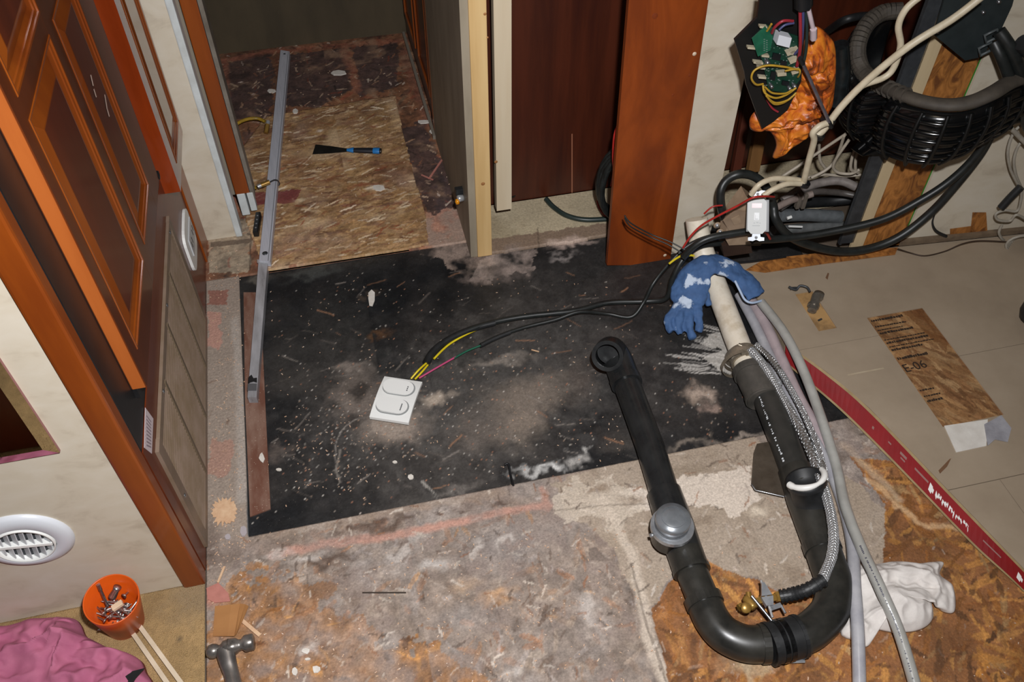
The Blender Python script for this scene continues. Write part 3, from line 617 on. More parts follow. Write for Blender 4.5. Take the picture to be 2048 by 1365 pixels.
# sticker with small print
lab = obj('sticker', MB().prism([PX(x, y, -.3495) for x, y in [(290, 816), (306, 838), (303, 908), (288, 896)]], (.0006, 0, 0)), mat('sticker_paper', 'cdbfc2', None, 10, .4), cab, label='small white and pink printed sticker')
lp_ = MB()
for k in range(9):
    a_, b_ = PX(291.5, 830+k*7.5, -.3487), PX(303, 846+k*6.2, -.3487); lp_.obox((a_+b_)/2, b_-a_, (0, 1, 0), (b_-a_).length/2*.85, .0012, .0002)
obj('sticker_print', lp_, mat('sticker_print', '8e7f86', None), lab)
# outlet with an oval cover
oc = MB(); Q = []
for k in range(28):
    a_ = 2*math.pi*k/28; ca, sa = math.cos(a_), math.sin(a_); Q.append(Vector((-.3495, 1.545+.060*math.copysign(abs(ca)**.45, ca), .150+.050*math.copysign(abs(sa)**.4, sa))))
oc.prism(Q, (.006, 0, 0)); out = obj('outlet_cover', oc, white_pl, cab)
obj('outlet_face', MB().box((-.344, 1.515, .128), (-.341, 1.595, .172), bev=.001), mat('outlet_face', 'b9babb', None, 10, .35), out)
for y in (1.535, 1.575): obj('outlet_slot', MB().box((-.3412, y-.009, .143), (-.3405, y-.006, .157)).box((-.3412, y+.006, .143), (-.3405, y+.009, .157)), black_pl, out)
# mirror on the front wall
mx0, mx1, mz0, mz1 = -.80, -.437, .418, 1.0
mir = thing('wall_mirror', 'rectangular mirror with slanted glass edges on the white wall left of the cabinet trim', 'mirror', (-.6, .81, mz0))
glass = mat('mirror_glass', 'dcdcd6', None, 10, .02, metal=1.0)
b_ = .016; yy = .806
mb = MB().add([(mx0+b_, yy-.002, mz0+b_), (mx1-b_, yy-.002, mz0+b_), (mx1-b_, yy-.002, mz1-b_), (mx0+b_, yy-.002, mz1-b_)], [(0, 1, 2, 3)])
obj('mirror_pane', mb, glass, mir)
bv = MB().add([(mx0, yy+.001, mz0), (mx1, yy+.001, mz0), (mx1, yy+.001, mz1), (mx0, yy+.001, mz1), (mx0+b_, yy-.002, mz0+b_), (mx1-b_, yy-.002, mz0+b_), (mx1-b_, yy-.002, mz1-b_), (mx0+b_, yy-.002, mz1-b_)], [(0, 1, 5, 4), (1, 2, 6, 5), (2, 3, 7, 6), (3, 0, 4, 7)])
obj('bevelled_edge', bv, glass, mir)
obj('mirror_back', MB().box((mx0, yy+.0015, mz0), (mx1, .812, mz1)), mat('mirror_back', '8a5a58', None, 10, .5), mir)
# round air vent
vc = Vector((-.556, .812, .226)); va = Vector((0, -1, 0)); R_ = .067
ven = thing('air_vent', 'round white plastic air vent low on the white wall at the left', 'vent', vc)
obj('flange', MB().lathe([(R_, 0), (R_, .003), (R_-.006, .007), (R_-.022, .012), (R_-.024, .010), (R_-.024, 0)], vc, va, 48), mat('vent_plastic', 'cfd2d8', None, 10, .3), ven)
ub = Vector((math.cos(.18), 0, -math.sin(.18))); vb = Vector((math.sin(.18), 0, math.cos(.18))); ri = R_-.025
obj('vent_ring', MB().lathe([(ri, .0), (ri, .013), (ri-.002, .014), (ri-.003, .0)], vc, va, 40), white_pl, ven)
obj('vent_throat', MB().lathe([(ri-.003, .003), (0, .001)], vc, va, 40), mat('vent_dark', '3c3e42', None, 10, .8), ven)
for s_ in (-1, 1):
    m1 = MB(); m1.obox(vc+va*.008+vb*s_*.0015, ub, vb, ri-.004, .0012, .005); obj('vent_bar', m1, white_pl, ven)
    for k in range(-3, 4):
        x = k*.0105; hh = math.sqrt(max((ri-.004)**2-x*x, 1e-6))
        if hh < .01: continue
        m1 = MB(); m1.obox(vc+va*.008+ub*x+vb*s_*(hh/2+.001), vb, (ub*.8+va*.6), hh/2-.001, .0052, .0007, az=(va*.8-ub*.6)); obj('vent_slat', m1, mat('slat_plastic', 'c9ccd0', None, 10, .35), ven)
# corridor: near end wall with corner bead
struct('wall_corridor_end', MB().box((-.90, 1.718, -.01), (-.278, 1.745, CZ)), wallpaper)
struct('trim_2', MB().box((-.279, 1.713, .0), (-.264, 1.748, CZ), bev=.003), white_trim)
struct('wall_corridor_left', MB().box((-.42, 1.745, -.02), (-.362, 2.62, CZ)), wallgrey)
struct('wall_corridor_back', MB().box((-.42, 2.585, -.02), (.62, 2.63, CZ)), mat('olive_wall', '4e4330', '3f3626', 10, .7, stretch=(1, 1, .3)))
sl2 = thing('sliding_door_edge', 'edge of a cherry pocket door standing on pale feet at the corridor entrance', 'door', (-.25, 1.80, .0))
obj('door_stile', MB().box((-.262, 1.778, .075), (-.229, 1.815, CZ), bev=.002), cherry, sl2)
obj('metal_channel', MB().box((-.228, 1.778, .060), (-.219, 1.82, CZ)), mat('channel_grey', '8c857a', '6f685e', 20, .4, metal=.3), sl2)
obj('dark_seal', MB().box((-.2295, 1.779, .075), (-.2275, 1.816, CZ)), black_pl, sl2)
obj('gap_shade_strip', MB().box((-.362, 1.80, .06), (-.262, 1.83, CZ)), mat('shade_board', '8b8172', None, 10, .6), sl2)  # grey strip in the gap, its shade put into the colour
for x0, x1, zz in ((-.260, -.241, .012), (-.237, -.222, .022)):
    obj('foot', MB().box((x0, 1.776, zz), (x1, 1.80, .076), bev=.002), white_trim, sl2)
# partition at the right of the corridor with its stud
struct('wall_partition', MB().box((.255, 1.516, .0), (.272, 2.02, CZ)), wallgrey)
stud = obj('wall_stud', MB().box((.271, 1.512, .0), (.305, 1.550, CZ), bev=.0015), pine)
for x, y, r_ in ((966, 368, .0045), (970, 28, .003), (975, 75, .002)):
    c = PY(x, y, 1.5118); kn = MB().lathe([(0, .0006), (r_*.5, .0006), (r_, 0)], c, (0, -1, 0), 14); obj('knot', kn, mat('knot_brown', '8a5a30', 'a87848', 200, .6), stud)
tag(stud, 'bare pine stud at the end of the grey partition', 'lumber')
fur = obj('furring_strip', MB().box((.336, 1.598, .058), (.372, 1.62, CZ)), palewood); tag(fur, 'pale wood strip hanging just right of the pine stud', 'lumber')
kn = MB().lathe([(0, .0006), (.003, .0006), (.004, 0)], PY(992, 324, 1.5975), (0, -1, 0), 12); obj('knot', kn, mat('knot_brown', '8a5a30'), fur)
dd = thing('corridor_door', 'dark cherry panelled door along the right side of the corridor', 'door', (.26, 2.3, 0))
obj('slab', MB().box((.262, 2.022, .012), (.285, 2.575, CZ), bev=.002), cherry_dark, dd)
for y0, y1 in ((2.06, 2.27), (2.32, 2.53)):
    for (a, b) in (((y0, y0+.012), (.09, 1.8)), ((y1-.012, y1), (.09, 1.8))):
        obj('moulding', MB().box((.256, a[0], b[0]), (.262, a[1], b[1]), bev=.002), cherry, dd)
    obj('moulding', MB().box((.256, y0+.012, .09), (.262, y1-.012, .102), bev=.002), cherry, dd)
obj('threshold_strip', MB().box((.248, 2.0, .0), (.256, 2.57, .012)), mat('grey_strip', '7d7468', None, 10, .5), dd)
obj('edge_strip', MB().box((.2545, 2.012, .02), (.264, 2.03, CZ)), cherry, dd)
# mahogany panel, orange panel, wall strip
mp_ = obj('mahogany_panel', MB().box((.300, 1.690, .004), (1.45, 1.705, CZ)), mahogany); tag(mp_, 'dark mahogany plywood panel behind the stud and cable opening', 'panel')
sc = MB(); a_, b_ = PY(1144, 268, 1.6895), PY(1144, 392, 1.6895); sc.obox((a_+b_)/2, b_-a_, (1, 0, 0), (b_-a_).length/2, .0012, .0003)
obj('scratch', sc, mat('scratch', 'a06a50', None), mp_)
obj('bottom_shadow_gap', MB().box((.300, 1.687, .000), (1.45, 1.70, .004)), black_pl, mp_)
op = MB(); z1 = CZ
pl_ = [Vector((.5555, 1.412, .004)), Vector((.7085, 1.404, .004)), Vector((.694-.0, 1.404, 1.2)), Vector((.541-.012, 1.412, 1.2))]
a0, a1, a2, a3 = [PY(*q, 1.41) for q in ((1214, 531), (1339, 530), (1417, 0), (1258, 0))]
ex = lambda a, b, t: a+(b-a)*t
op.prism([a0, a1, ex(a1, a2, 1.7), ex(a0, a3, 1.7)], (0, .012, 0)); opan = obj('cherry_board', op, cherry_panel, loc=(a0+a1)/2)
tag(opan, 'upright orange cherry board standing in front of the mahogany panel', 'board')
for x, y in ((1389, 108), (1330, 511)):
    obj('screw_plug', MB().lathe([(0, .0015), (.003, .0012), (.0042, 0)], PY(x, y, 1.4095), (0, -1, 0), 12), mat('plug', 'cdb8a0', None, 10, .4), opan)
for x, y, r_ in ((1310, 32, .006), (1380, 150, .004), (1346, 190, .003)):
    c = PY(x, y, 1.4097); kn = MB().lathe([(0, .0004), (r_*.6, .0004), (r_, 0)], c, (0, -1, 0), 14); obj('burl', kn, mat('burl', '6b2c0e', '7d360f', 200, .5), opan)
x0 = PY(1345, 440, 1.425).x-.03; x1 = PY(1448, 340, 1.425).x
struct('wall_strip', MB().box((x0, 1.424, -.004), (x1, 1.436, CZ)), wallpaper)
# right-hand wall pieces around the opening
def wpiece(pxl, pxr, row, off0, off1, z0=0.0, z1=CZ):
    """upright slab between two picture columns read at one row, standing between off1 and off0 in front of the wall line"""
    a = PW(pxl, row, off0); b = PW(pxr, row, off0); a.z = b.z = z0; m1 = MB()
    m1.prism([a, b, b-RWN*(off0-off1), a-RWN*(off0-off1)], (0, 0, z1-z0)); return m1
post = obj('metal_post', wpiece(1700, 1724, 440, .0, -.006, .05), darkmetal); tag(post, 'dark grey metal channel upright at the right side of the cable opening', 'post')
obj('post_lip', wpiece(1697, 1701, 440, .004, -.006, .05), darkmetal, post)
s2 = obj('cream_stud', wpiece(1727, 1752, 425, .0, -.006, .03), mat('cream_stud_wood', 'cfbb98', 'b7a17c', 12, .6, stretch=(1, 1, .08))); tag(s2, 'cream painted stud between the metal channel and the strand board', 'lumber')
ow = obj('osb_wall_strip', wpiece(1753, 1829, 425, -.008, -.03, .02), osbw); tag(ow, 'strip of orange strand board left bare on the right wall', 'board')
obj('green_tape_edge', wpiece(1828, 1832, 425, -.006, -.028, .02), mat('green_line', '2f8a2c', '246e22', 40, .5), ow)
struct('wall_right', wpiece(1833, 2420, 425, .0, -.05, .02), wallpaper)
struct('wall_right_header', wpiece(1400, 2420, 425, -.045, -.05, 1.2), wallpaper)
bb = MB(); bb.prism([PW(1795, 497, 0)*Vector((1, 1, 0)) if False else Vector((PW(1795, 497, .0).x, PW(1795, 497, .0).y, ZT)), Vector((1.9, PW(2300, 450, 0).y, ZT)), Vector((1.9, PW(2300, 450, 0).y-.012, ZT)), Vector((PW(1795, 497, .012).x, PW(1795, 497, .012).y, ZT))], (0, 0, .012))
struct('baseboard_right', bb, mat('dirty_sill', '5f4f3f', '7d6b55', 30, .8, bump=.3))
rs_ = MB()
for (pts_) in ([(1945, 425), (1972, 425), (1975, 470), (1940, 470)], [(1900, 458), (1945, 452), (1950, 475), (1900, 480)]):
    rs_.prism([PW(x, y, .001) for x, y in pts_], RWN*.0008)
rr_ = obj('exposed_board_patch', rs_, osbw); tag(rr_, 'small patch of rust brown board showing through the right wallpaper', 'board')
# struts inside the opening
for (xa, ya, xb, yb, wd, lab_) in [(1492, 342, 1545, 60, .030, 'weathered brown wood strut inside the opening behind the orange bag'), (1458, 342, 1505, 80, .022, 'reddish wood strut at the left edge of the opening')]:
    m1 = MB(); a_, b_ = PY(xa+13, ya, 1.60), PY(xb+13, yb, 1.66); a_.z = max(a_.z, .006); m1.obox((a_+b_)/2, b_-a_, (1, 0, 0), (b_-a_).length/2, wd/2, .008, bev=.001)
    o_ = obj('wood_strut', m1, mat('strut_wood' if wd > .025 else 'strut_red', '8d6436' if wd > .025 else '55240f', '74502a' if wd > .025 else '45190b', 14, .6, stretch=(1, 1, .1))); tag(o_, lab_, 'lumber')
# ------------------------------------------------------------------ drain pipe assembly
R0 = .027
dp = thing('drain_pipe', 'black plastic drain pipe bent in a U on the floor, joined to a white pipe', 'pipe', P(1420, 1180, 0))
A1 = pp([(1240, 733, .030), (1262, 790, .030), (1300, 893, .030), (1334, 1002, .030)])
obj('pipe_segment', MB().tube(A1, R0, 28), abs_pipe, dp)
m1 = MB(); pa = cr([P(1252, 764, .030), P(1236, 722, .033), P(1222, 703, .050), P(1215, 712, .078)], 8); m1.tube(pa, [.0305]*len(pa), 28, cap=False)
m1.tube(pa[4:-5], [.0245]*len(pa[4:-5]), 28, cap=True); m1.ring(pa[-1], pa[-1]-pa[-3], .024, .0318, .006); m1.ring(pa[0], pa[1]-pa[0], R0, .0318, .016)
obj('elbow', m1, abs_pipe, dp)
c1 = P(1348, 1046, .03)
m1 = MB().tube(pp([(1328, 985, .030), (1350, 1050, .030), (1372, 1112, .030)]), [.031, .033, .031], 28); obj('tee_fitting', m1, abs_pipe, dp)
tc = P(1346, 1040, .095); bx_ = Vector((tc.x, tc.y, .03))
m1 = MB().lathe([(.0, .0), (.030, .0), (.031, .030), (.034, .032), (.034, .044), (.030, .046)], bx_, (0, 0, 1), 36); obj('vent_collar', m1, abs_pipe, dp)
m1 = MB().ring(bx_+Vector((.001, -.001, .043)), (0, 0, 1), .028, .037, .009, 36)
m1.lathe([(0, 0), (.0035, 0), (.0035, .012), (0, .012)], bx_+Vector((-.040, -.006, .038)), (1, 0, 0), 10); obj('clamp_ring', m1, mat('zinc', 'b9bcc0', '9a9da1', 60, .35, metal=.7), dp)
m1 = MB().lathe([(.029, .044), (.0295, .050), (.027, .052), (.0295, .055), (.0300, .068), (.0285, .072), (.010, .0735), (0, .0735)], bx_, (0, 0, 1), 40)
cap = obj('vent_cap', m1, mat('grey_cap', '8e9296', '74787c', 30, .3, metal=.45, rvar=.1), dp)
obj('cap_rib', MB().ring(bx_+Vector((0, 0, .0735)), (0, 0, 1), .020, .0205, .0012, 32), mat('grey_cap', '8e9296'), cap)
A2 = pp([(1364, 1092, .030), (1390, 1160, .030), (1418, 1226, .030)]); obj('pipe_segment', MB().tube(A2, R0, 28), abs_old, dp)
A3 = [P(1370, 1106, .03), P(1383, 1142, .03)]; m1 = MB().tube(A3, .0312, 28).ring(A3[1], A3[1]-A3[0], .026, .0325, .008); obj('coupling', m1, abs_old, dp)
el = cr(pp([(1408, 1204, .030), (1424, 1240, .030), (1450, 1270, .030), (1492, 1288, .030), (1535, 1288, .031)]), 8)
m1 = MB().tube(el, .0295, 28).ring(el[0], el[1]-el[0], .026, .0318, .016).ring(el[-3], el[-1]-el[-3], .026, .0315, .012); obj('elbow', m1, abs_old, dp)
# rubber coupling with two bands and screws
B1 = [P(1536, 1290, .032), P(1600, 1273, .033)]; ax = (B1[1]-B1[0]).normalized()
rb_ = obj('rubber_coupling', MB().tube(B1, .0335, 30).ring(B1[0]+ax*.003, ax, .028, .0350, .006).ring(B1[1]-ax*.003, ax, .028, .0350, .006), black_rb, dp)
for f_ in (.33, .52):
    c = B1[0].lerp(B1[1], f_); obj('hose_clamp', MB().ring(c, ax, .0335, .0346, .008, 32), mat('dark_steel', '4c4e50', '2d2f31', 60, .22, metal=.9), rb_)
sb_ = B1[0].lerp(B1[1], .35)+Vector((-.006, .034, .018)); sdir = Vector((-.35, .85, .18)).normalized()
m1 = MB().tube([sb_-sdir*.008, sb_+sdir*.042], .0026, 10); obj('clamp_bolt', m1, steel, rb_)
# U side going back
el = cr(pp([(1586, 1277, .032), (1622, 1262, .033), (1660, 1222, .033), (1668, 1170, .033), (1652, 1118, .033), (1632, 1062, .033)]), 8)
m1 = MB().tube(el, .0305, 28).ring(el[2], el[3]-el[2], .028, .0335, .020).ring(el[-6], el[-1]-el[-6], .028, .0325, .018); obj('elbow', m1, abs_old, dp)
T1 = pp([(1636, 1072, .033), (1612, 1000, .033), (1590, 940, .033)]); obj('tee_body', MB().tube(T1, [.031, .034, .031], 30), abs_old, dp)
tb = P(1624, 1012, .040); tt_ = P(1611, 957, .092); ta = (tt_-tb).normalized(); tl_ = (tt_-tb).length
m1 = MB().lathe([(.0, .0), (.0335, .0), (.0335, .006), (.0315, .008), (.0315, tl_-.016), (.034, tl_-.014), (.034, tl_), (.029, tl_), (.0285, tl_-.018), (0, tl_-.019)], tb, ta, 36); obj('tee_branch', m1, black_rb, dp)
obj('branch_rim', MB().ring(tb+ta*.004, ta, .0325, .0362, .004, 36), abs_old, dp)
e1_ = (RT-ta*RT.dot(ta)).normalized(); e2_ = ta.cross(e1_)
sealp = [tt_+(e1_*math.cos(t)+e2_*math.sin(t))*.0325+ta*.003 for t in np.linspace(math.pi*1.10, math.pi*2.08, 26)]
m1 = MB().tube(sealp, [.0062 if i < 3 else .0036+.0022*abs(math.sin(i*.23)) for i in range(26)], 12); obj('sealant_bead', m1, mat('white_sealant', 'e3e1dc', None, 10, .4, bump=.2), dp)
S3 = pp([(1600, 968, .032), (1567, 880, .031), (1532, 792, .030)]); pr3 = obj('pipe_segment', MB().tube(S3, .0275, 28), mat('printed_black_pipe', '2a2a28', '383632', 18, .42, rvar=.08), dp)
ax3 = (S3[-1]-S3[0]).normalized(); sd3 = Vector((0, 0, 1)).cross(ax3).normalized()
if sd3.x > 0: sd3 = -sd3
m1 = MB(); rr = np.random.default_rng(12); t = .015; Lg = (S3[-1]-S3[0]).length
upn = (sd3*.78+Vector((0, 0, .62))).normalized(); side_t = upn.cross(ax3).normalized()
while t < Lg*.93:
    base = S3[0]+ax3*t; l = rr.uniform(.0016, .0034); m1.obox(base+upn*.0277+side_t*rr.uniform(-.001, .001), ax3, side_t, l/2, rr.uniform(.0006, .0021), .00025); t += l+rr.uniform(.0008, .003)+(.006 if rr.random() < .15 else 0)
obj('white_pipe_print', m1, mat('white_print', 'd9dde0', None, 10, .5), pr3, kind='stuff')
m1 = MB(); m1.tube([P(1497, 738, .030), P(1527, 800, .030)], .0325, 28).ring(P(1500, 745, .03), ax3, .028, .0345, .016).ring(P(1524, 795, .03), ax3, .028, .0342, .010); obj('coupling', m1, mat('dusty_coupling', '3a3833', '55504a', 20, .6), dp)
m1 = MB(); c = P(1543, 772, .052); m1.obox(c, (1, .25, 0), (0, 1, .3), .011, .0085, .0012, bev=.001); c2 = c+Vector((.018, .004, 0))
m1.lathe([(0, -.004), (.007, -.004), (.007, .004), (0, .004)], c2, (.6, -.2, .7), 12); obj('clamp_bracket', m1, chrome, dp)
obj('bracket_hole', MB().lathe([(0, .0004), (.0035, .0002)], c+Vector((.001, -.001, .0014)), (0, -.3, 1), 12), black_pl, dp)
c = P(1589, 1312, .012); br = obj('floor_bracket', MB().obox(c, (1, -.2, 0), (.2, 1, .1), .015, .012, .0014, bev=.001).obox(c+Vector((-.002, .014, .008)), (1, -.2, 0), (0, .5, 1), .013, .010, .0014, bev=.001), mat('zinc', 'b9bcc0'), dp)
obj('bracket_hole', MB().lathe([(0, .0020), (.0045, .0018)], c+Vector((0, -.002, 0)), (0, -.1, 1), 14), black_pl, br)
c = P(1428, 1290, .006); obj('strap_screw', MB().lathe([(0, .004), (.004, .003), (.0045, 0), (.002, -.001), (.002, -.006)], c, (-.6, -.5, .6), 10), steel, dp)
# white pipe with rings
wpth = cr([P(1393, 438, .150), P(1398, 470, .120), P(1408, 510, .085), P(1428, 562, .050), P(1462, 650, .036), P(1496, 738, .030)], 6)
wpipe = mat('white_drain_pipe', 'ded2bd', 'cdbfa8', 24, .42, third='e4dac8', rvar=.06)
obj('white_pipe', MB().tube(wpth, .0245, 28), wpipe, dp)
for (x, y, z, r_) in ((1490, 724, .030, .0290), (1484, 708, .031, .0300)):
    c = P(x, y, z); obj('pipe_band', MB().ring(c, ax3, .024, r_, .007, 32), mat('dull_band', '9a8e7c', '7c7264', 40, .35, metal=.5), dp)
obj('sealant_lip', MB().ring(P(1498, 742, .03), ax3, .024, .0318, .004, 32), white_pl, dp)
for (x0, y0, x1, y1) in ((1477, 690, 1502, 698), (1482, 708, 1510, 702)):
    a_, b_ = P(x0, y0, .060), P(x1, y1, .060); obj('clamp_screw', MB().tube([a_, b_], .0042, 10).obox(a_.lerp(b_, .5), b_-a_, (0, 1, 0), .006, .006, .004, bev=.001), mat('dull_band', '9a8e7c'), dp)
# dirty wide clamps lying round the pipe
hc = thing('hose_clamp', 'loose dirty steel hose clamps round the joint of white and black pipe', 'clamp', P(1470, 735, 0))
for k, (x, y, z, r_, tl) in enumerate([(1483, 722, .031, .0345, .10), (1477, 728, .030, .0365, -.12), (1486, 716, .032, .0355, .25)]):
    c = P(x, y, z); a_ = (ax3+Vector((tl, 0, tl*.5))).normalized(); obj('band', MB().ring(c, a_, r_-.0008, r_, .0085, 36), mat('dull_band', '9a8e7c'), hc)
# steel plate beside the pipe
m1 = MB(); q = [P(x, y, .018) for x, y in [(1508, 905), (1514, 888), (1560, 880), (1588, 985), (1568, 993), (1509, 980), (1503, 968)]]; m1.prism(q, (0, 0, -.0022))
pl = obj('steel_plate', m1, mat('brown_steel_plate', '4b4238', '5e5449', 30, .3, metal=.35, rvar=.1)); tag(pl, 'dark rounded metal plate tucked under the black pipe', 'plate')
obj('plate_edge', MB().tube([P(1503, 969, .0182), P(1511, 981, .0182), P(1568, 994, .0182)], .0015, 8), steel, pl)
# ------------------------------------------------------------------ hoses
def hose(name, pts, r, m, label, cat, n=14, seg=10, group=None):
    o = obj(name, MB().tube(cr(pts, seg), r, n), m); return tag(o, label, cat, group)
hose('clear_hose', pp([(1478, 590, .020), (1510, 650, .014), (1550, 735, .012), (1592, 820, .012), (1640, 900, .012), (1678, 985, .012), (1703, 1080, .024), (1710, 1180, .044), (1716, 1270, .038), (1720, 1420, .011)]), .0105, grey_hose, 'grey translucent hose running down behind the braided hose to the bottom edge', 'hose')
hose('pink_hose', pp([(1500, 598, .024), (1532, 650, .020), (1566, 725, .018), (1600, 800, .016), (1640, 870, .012), (1668, 930, .010)]), .0115, pink_hose, 'pinkish translucent hose between the white pipe and the outer grey hose', 'hose')
oh = hose('outer_hose', pp([(1522, 605, .050), (1568, 665, .052), (1606, 740, .044), (1642, 835, .032), (1672, 930, .024), (1690, 1010, .030), (1720, 1090, .046), (1762, 1180, .052), (1800, 1270, .034), (1838, 1400, .014)]), .0098, mat('pale_hose', 'a9a8a2', '97958f', 24, .3, coat=.4), 'pale grey hose passing nearest the red edge and over the white rag', 'hose')
c0 = cr(pp([(1690, 1010, .030), (1720, 1090, .046), (1762, 1180, .052), (1800, 1270, .034), (1838, 1400, .014)]), 60)[60:]; m1 = MB(); rr = np.random.default_rng(4)
for i in range(4, len(c0)-4, 2):
    if rr.random() < .72:
        d = (c0[i+1]-c0[i-1]).normalized(); u = (Vector((-.55, 0, 1))-d*d.dot(Vector((-.55, 0, 1)))).normalized(); v_ = d.cross(u); m1.obox(c0[i]+u*.0099, d, v_, .0011, rr.uniform(.0005, .0016), .0002)
obj('hose_print', m1, mat('hose_ink', '4a4954', None, 10, .5), oh, kind='stuff')
# braided hose: its steel mesh is twisted wires round a core
bp_ = cr(pp([(1500, 700, .062), (1530, 735, .060), (1562, 790, .050), (1596, 850, .055), (1628, 920, .075), (1652, 990, .085), (1666, 1055, .086), (1664, 1110, .082), (1642, 1166, .078)]), 14)
bh = thing('braided_hose', 'braided steel hose curving beside the black pipe to a taped brass fitting', 'hose', P(1650, 1000, 0))
obj('hose_core', MB().tube(bp_, .0078, 14), mat('braid_core', '6e6964', '857f79', 40, .4, metal=.5), bh)
def helix(path, r, pitch, ph, sgn, wr, m_):
    d = 0; pts = []; n_ = Vector((0, 0, 1)); prev = None; up_ = None
    for i in range(len(path)-1):
        a, b = path[i], path[i+1]; T = (b-a).normalized(); l = (b-a).length; k = max(1, int(l/(pitch/7)))
        up_ = (Vector((0, 0, 1)) if up_ is None else up_); up_ = (up_-T*up_.dot(T)).normalized(); v_ = T.cross(up_)
        for j in range(k):
            dd_ = d+l*j/k; an = ph+sgn*2*math.pi*dd_/pitch; pts.append(a.lerp(b, j/k)+up_*math.cos(an)*r+v_*math.sin(an)*r)
        d += l
    m_.tube(pts, wr, 4, cap=False)
m1 = MB()
for k in range(6):
    for sgn in (-1, 1): helix(bp_, .0083, .030, k*math.pi/3, sgn, .0011, m1)
obj('steel_braid', m1, chrome, bh, kind='stuff')
bp2 = cr(pp([(1512, 690, .052), (1550, 728, .056), (1588, 790, .050), (1622, 860, .060), (1645, 930, .080), (1650, 965, .090)]), 12)
obj('return_core', MB().tube(bp2, .0055, 12), mat('braid_core', '6e6964'), bh)
m1 = MB()
for k in range(4):
    for sgn in (-1, 1): helix(bp2, .0059, .022, k*math.pi/2, sgn, .0010, m1)
obj('steel_braid', m1, chrome, bh, kind='stuff')
tp_ = cr(pp([(1648, 1160, .079), (1615, 1180, .070), (1585, 1189, .055), (1560, 1194, .048)]), 6)
m1 = MB().tube(tp_, [.0100+.0006*math.sin(i*2.2) for i in range(len(tp_))], 18)
for i in range(1, len(tp_)-1, 2): m1.ring(tp_[i], tp_[i+1]-tp_[i-1], .009, .0115, .004, 20)
obj('rubber_sleeve', m1, black_rb, bh)
bf = MB(); a_, b_ = P(1562, 1193, .045), P(1500, 1206, .044); ax = (b_-a_).normalized()
bf.lathe([(0, 0), (.0085, 0), (.0092, .004), (.0085, .009), (.0062, .010), (.0062, .022), (.0085, .023), (.0085, .034), (.0055, .035), (.0055, (b_-a_).length)], a_, ax, 6, smooth=False)
obj('brass_body', bf, brass, bh)
c = P(1500, 1206, .044); m1 = MB().lathe([(0, -.012), (.006, -.012), (.0075, -.008), (.0075, .008), (.006, .012), (0, .012)], c, (.25, -.9, .1), 18)
m1.tube([c, c+Vector((.003, .016, .004))], [.0055, .0045], 12).tube([c, c+Vector((-.016, -.004, .001))], [.005, .0045], 12).tube([c+Vector((-.014, -.003, .001)), c+Vector((-.022, -.005, .001))], .0065, 6)
c2_ = P(1490, 1217, .048); m1.lathe([(0, 0), (.0085, 0), (.0085, .008), (.007, .010), (0, .010)], c2_, (-.1, -.4, .9), 20)
obj('brass_cross', m1, brass, bh)
# zinc toggle clamp across the brass fitting
zc = thing('toggle_bolt', 'small zinc spring toggle bolt crossing the brass fitting', 'bolt', P(1535, 1195, .0))
z0_, z1_ = P(1522, 1162, .056), P(1545, 1236, .046)
obj('threaded_rod', MB().tube([z0_, z1_], .0022, 10), chrome, zc)
zz = mat('zinc', 'b9bcc0')
for t0, t1, w0, w1 in ((.10, .45, .0025, .009), (.48, .72, .010, .006)):
    a_, b_ = z0_.lerp(z1_, t0)+Vector((0, 0, .005)), z0_.lerp(z1_, t1)+Vector((0, 0, .005)); d = (b_-a_).normalized(); s_ = d.cross(Vector((0, 0, 1))).normalized()
    m1 = MB().prism([a_+s_*w0, b_+s_*w1, b_-s_*w1, a_-s_*w0], (0, 0, .0016)); m1.prism([a_+s_*w0, b_+s_*w1, b_+s_*w1-Vector((0, 0, .007)), a_+s_*w0-Vector((0, 0, .005))], s_*-.001); m1.prism([a_-s_*w0, b_-s_*w1, b_-s_*w1-Vector((0, 0, .007)), a_-s_*w0-Vector((0, 0, .005))], s_*.001)
    obj('toggle_wing', m1, zz, zc)
a_ = P(1552, 1214, .05); obj('toggle_wing', MB().obox(a_, (1, .1, 0), (0, 1, 0), .010, .004, .001, bev=.0005).tube([a_+Vector((.009, 0, 0)), a_+Vector((.010, -.014, 0))], .0022, 8), zz, zc)
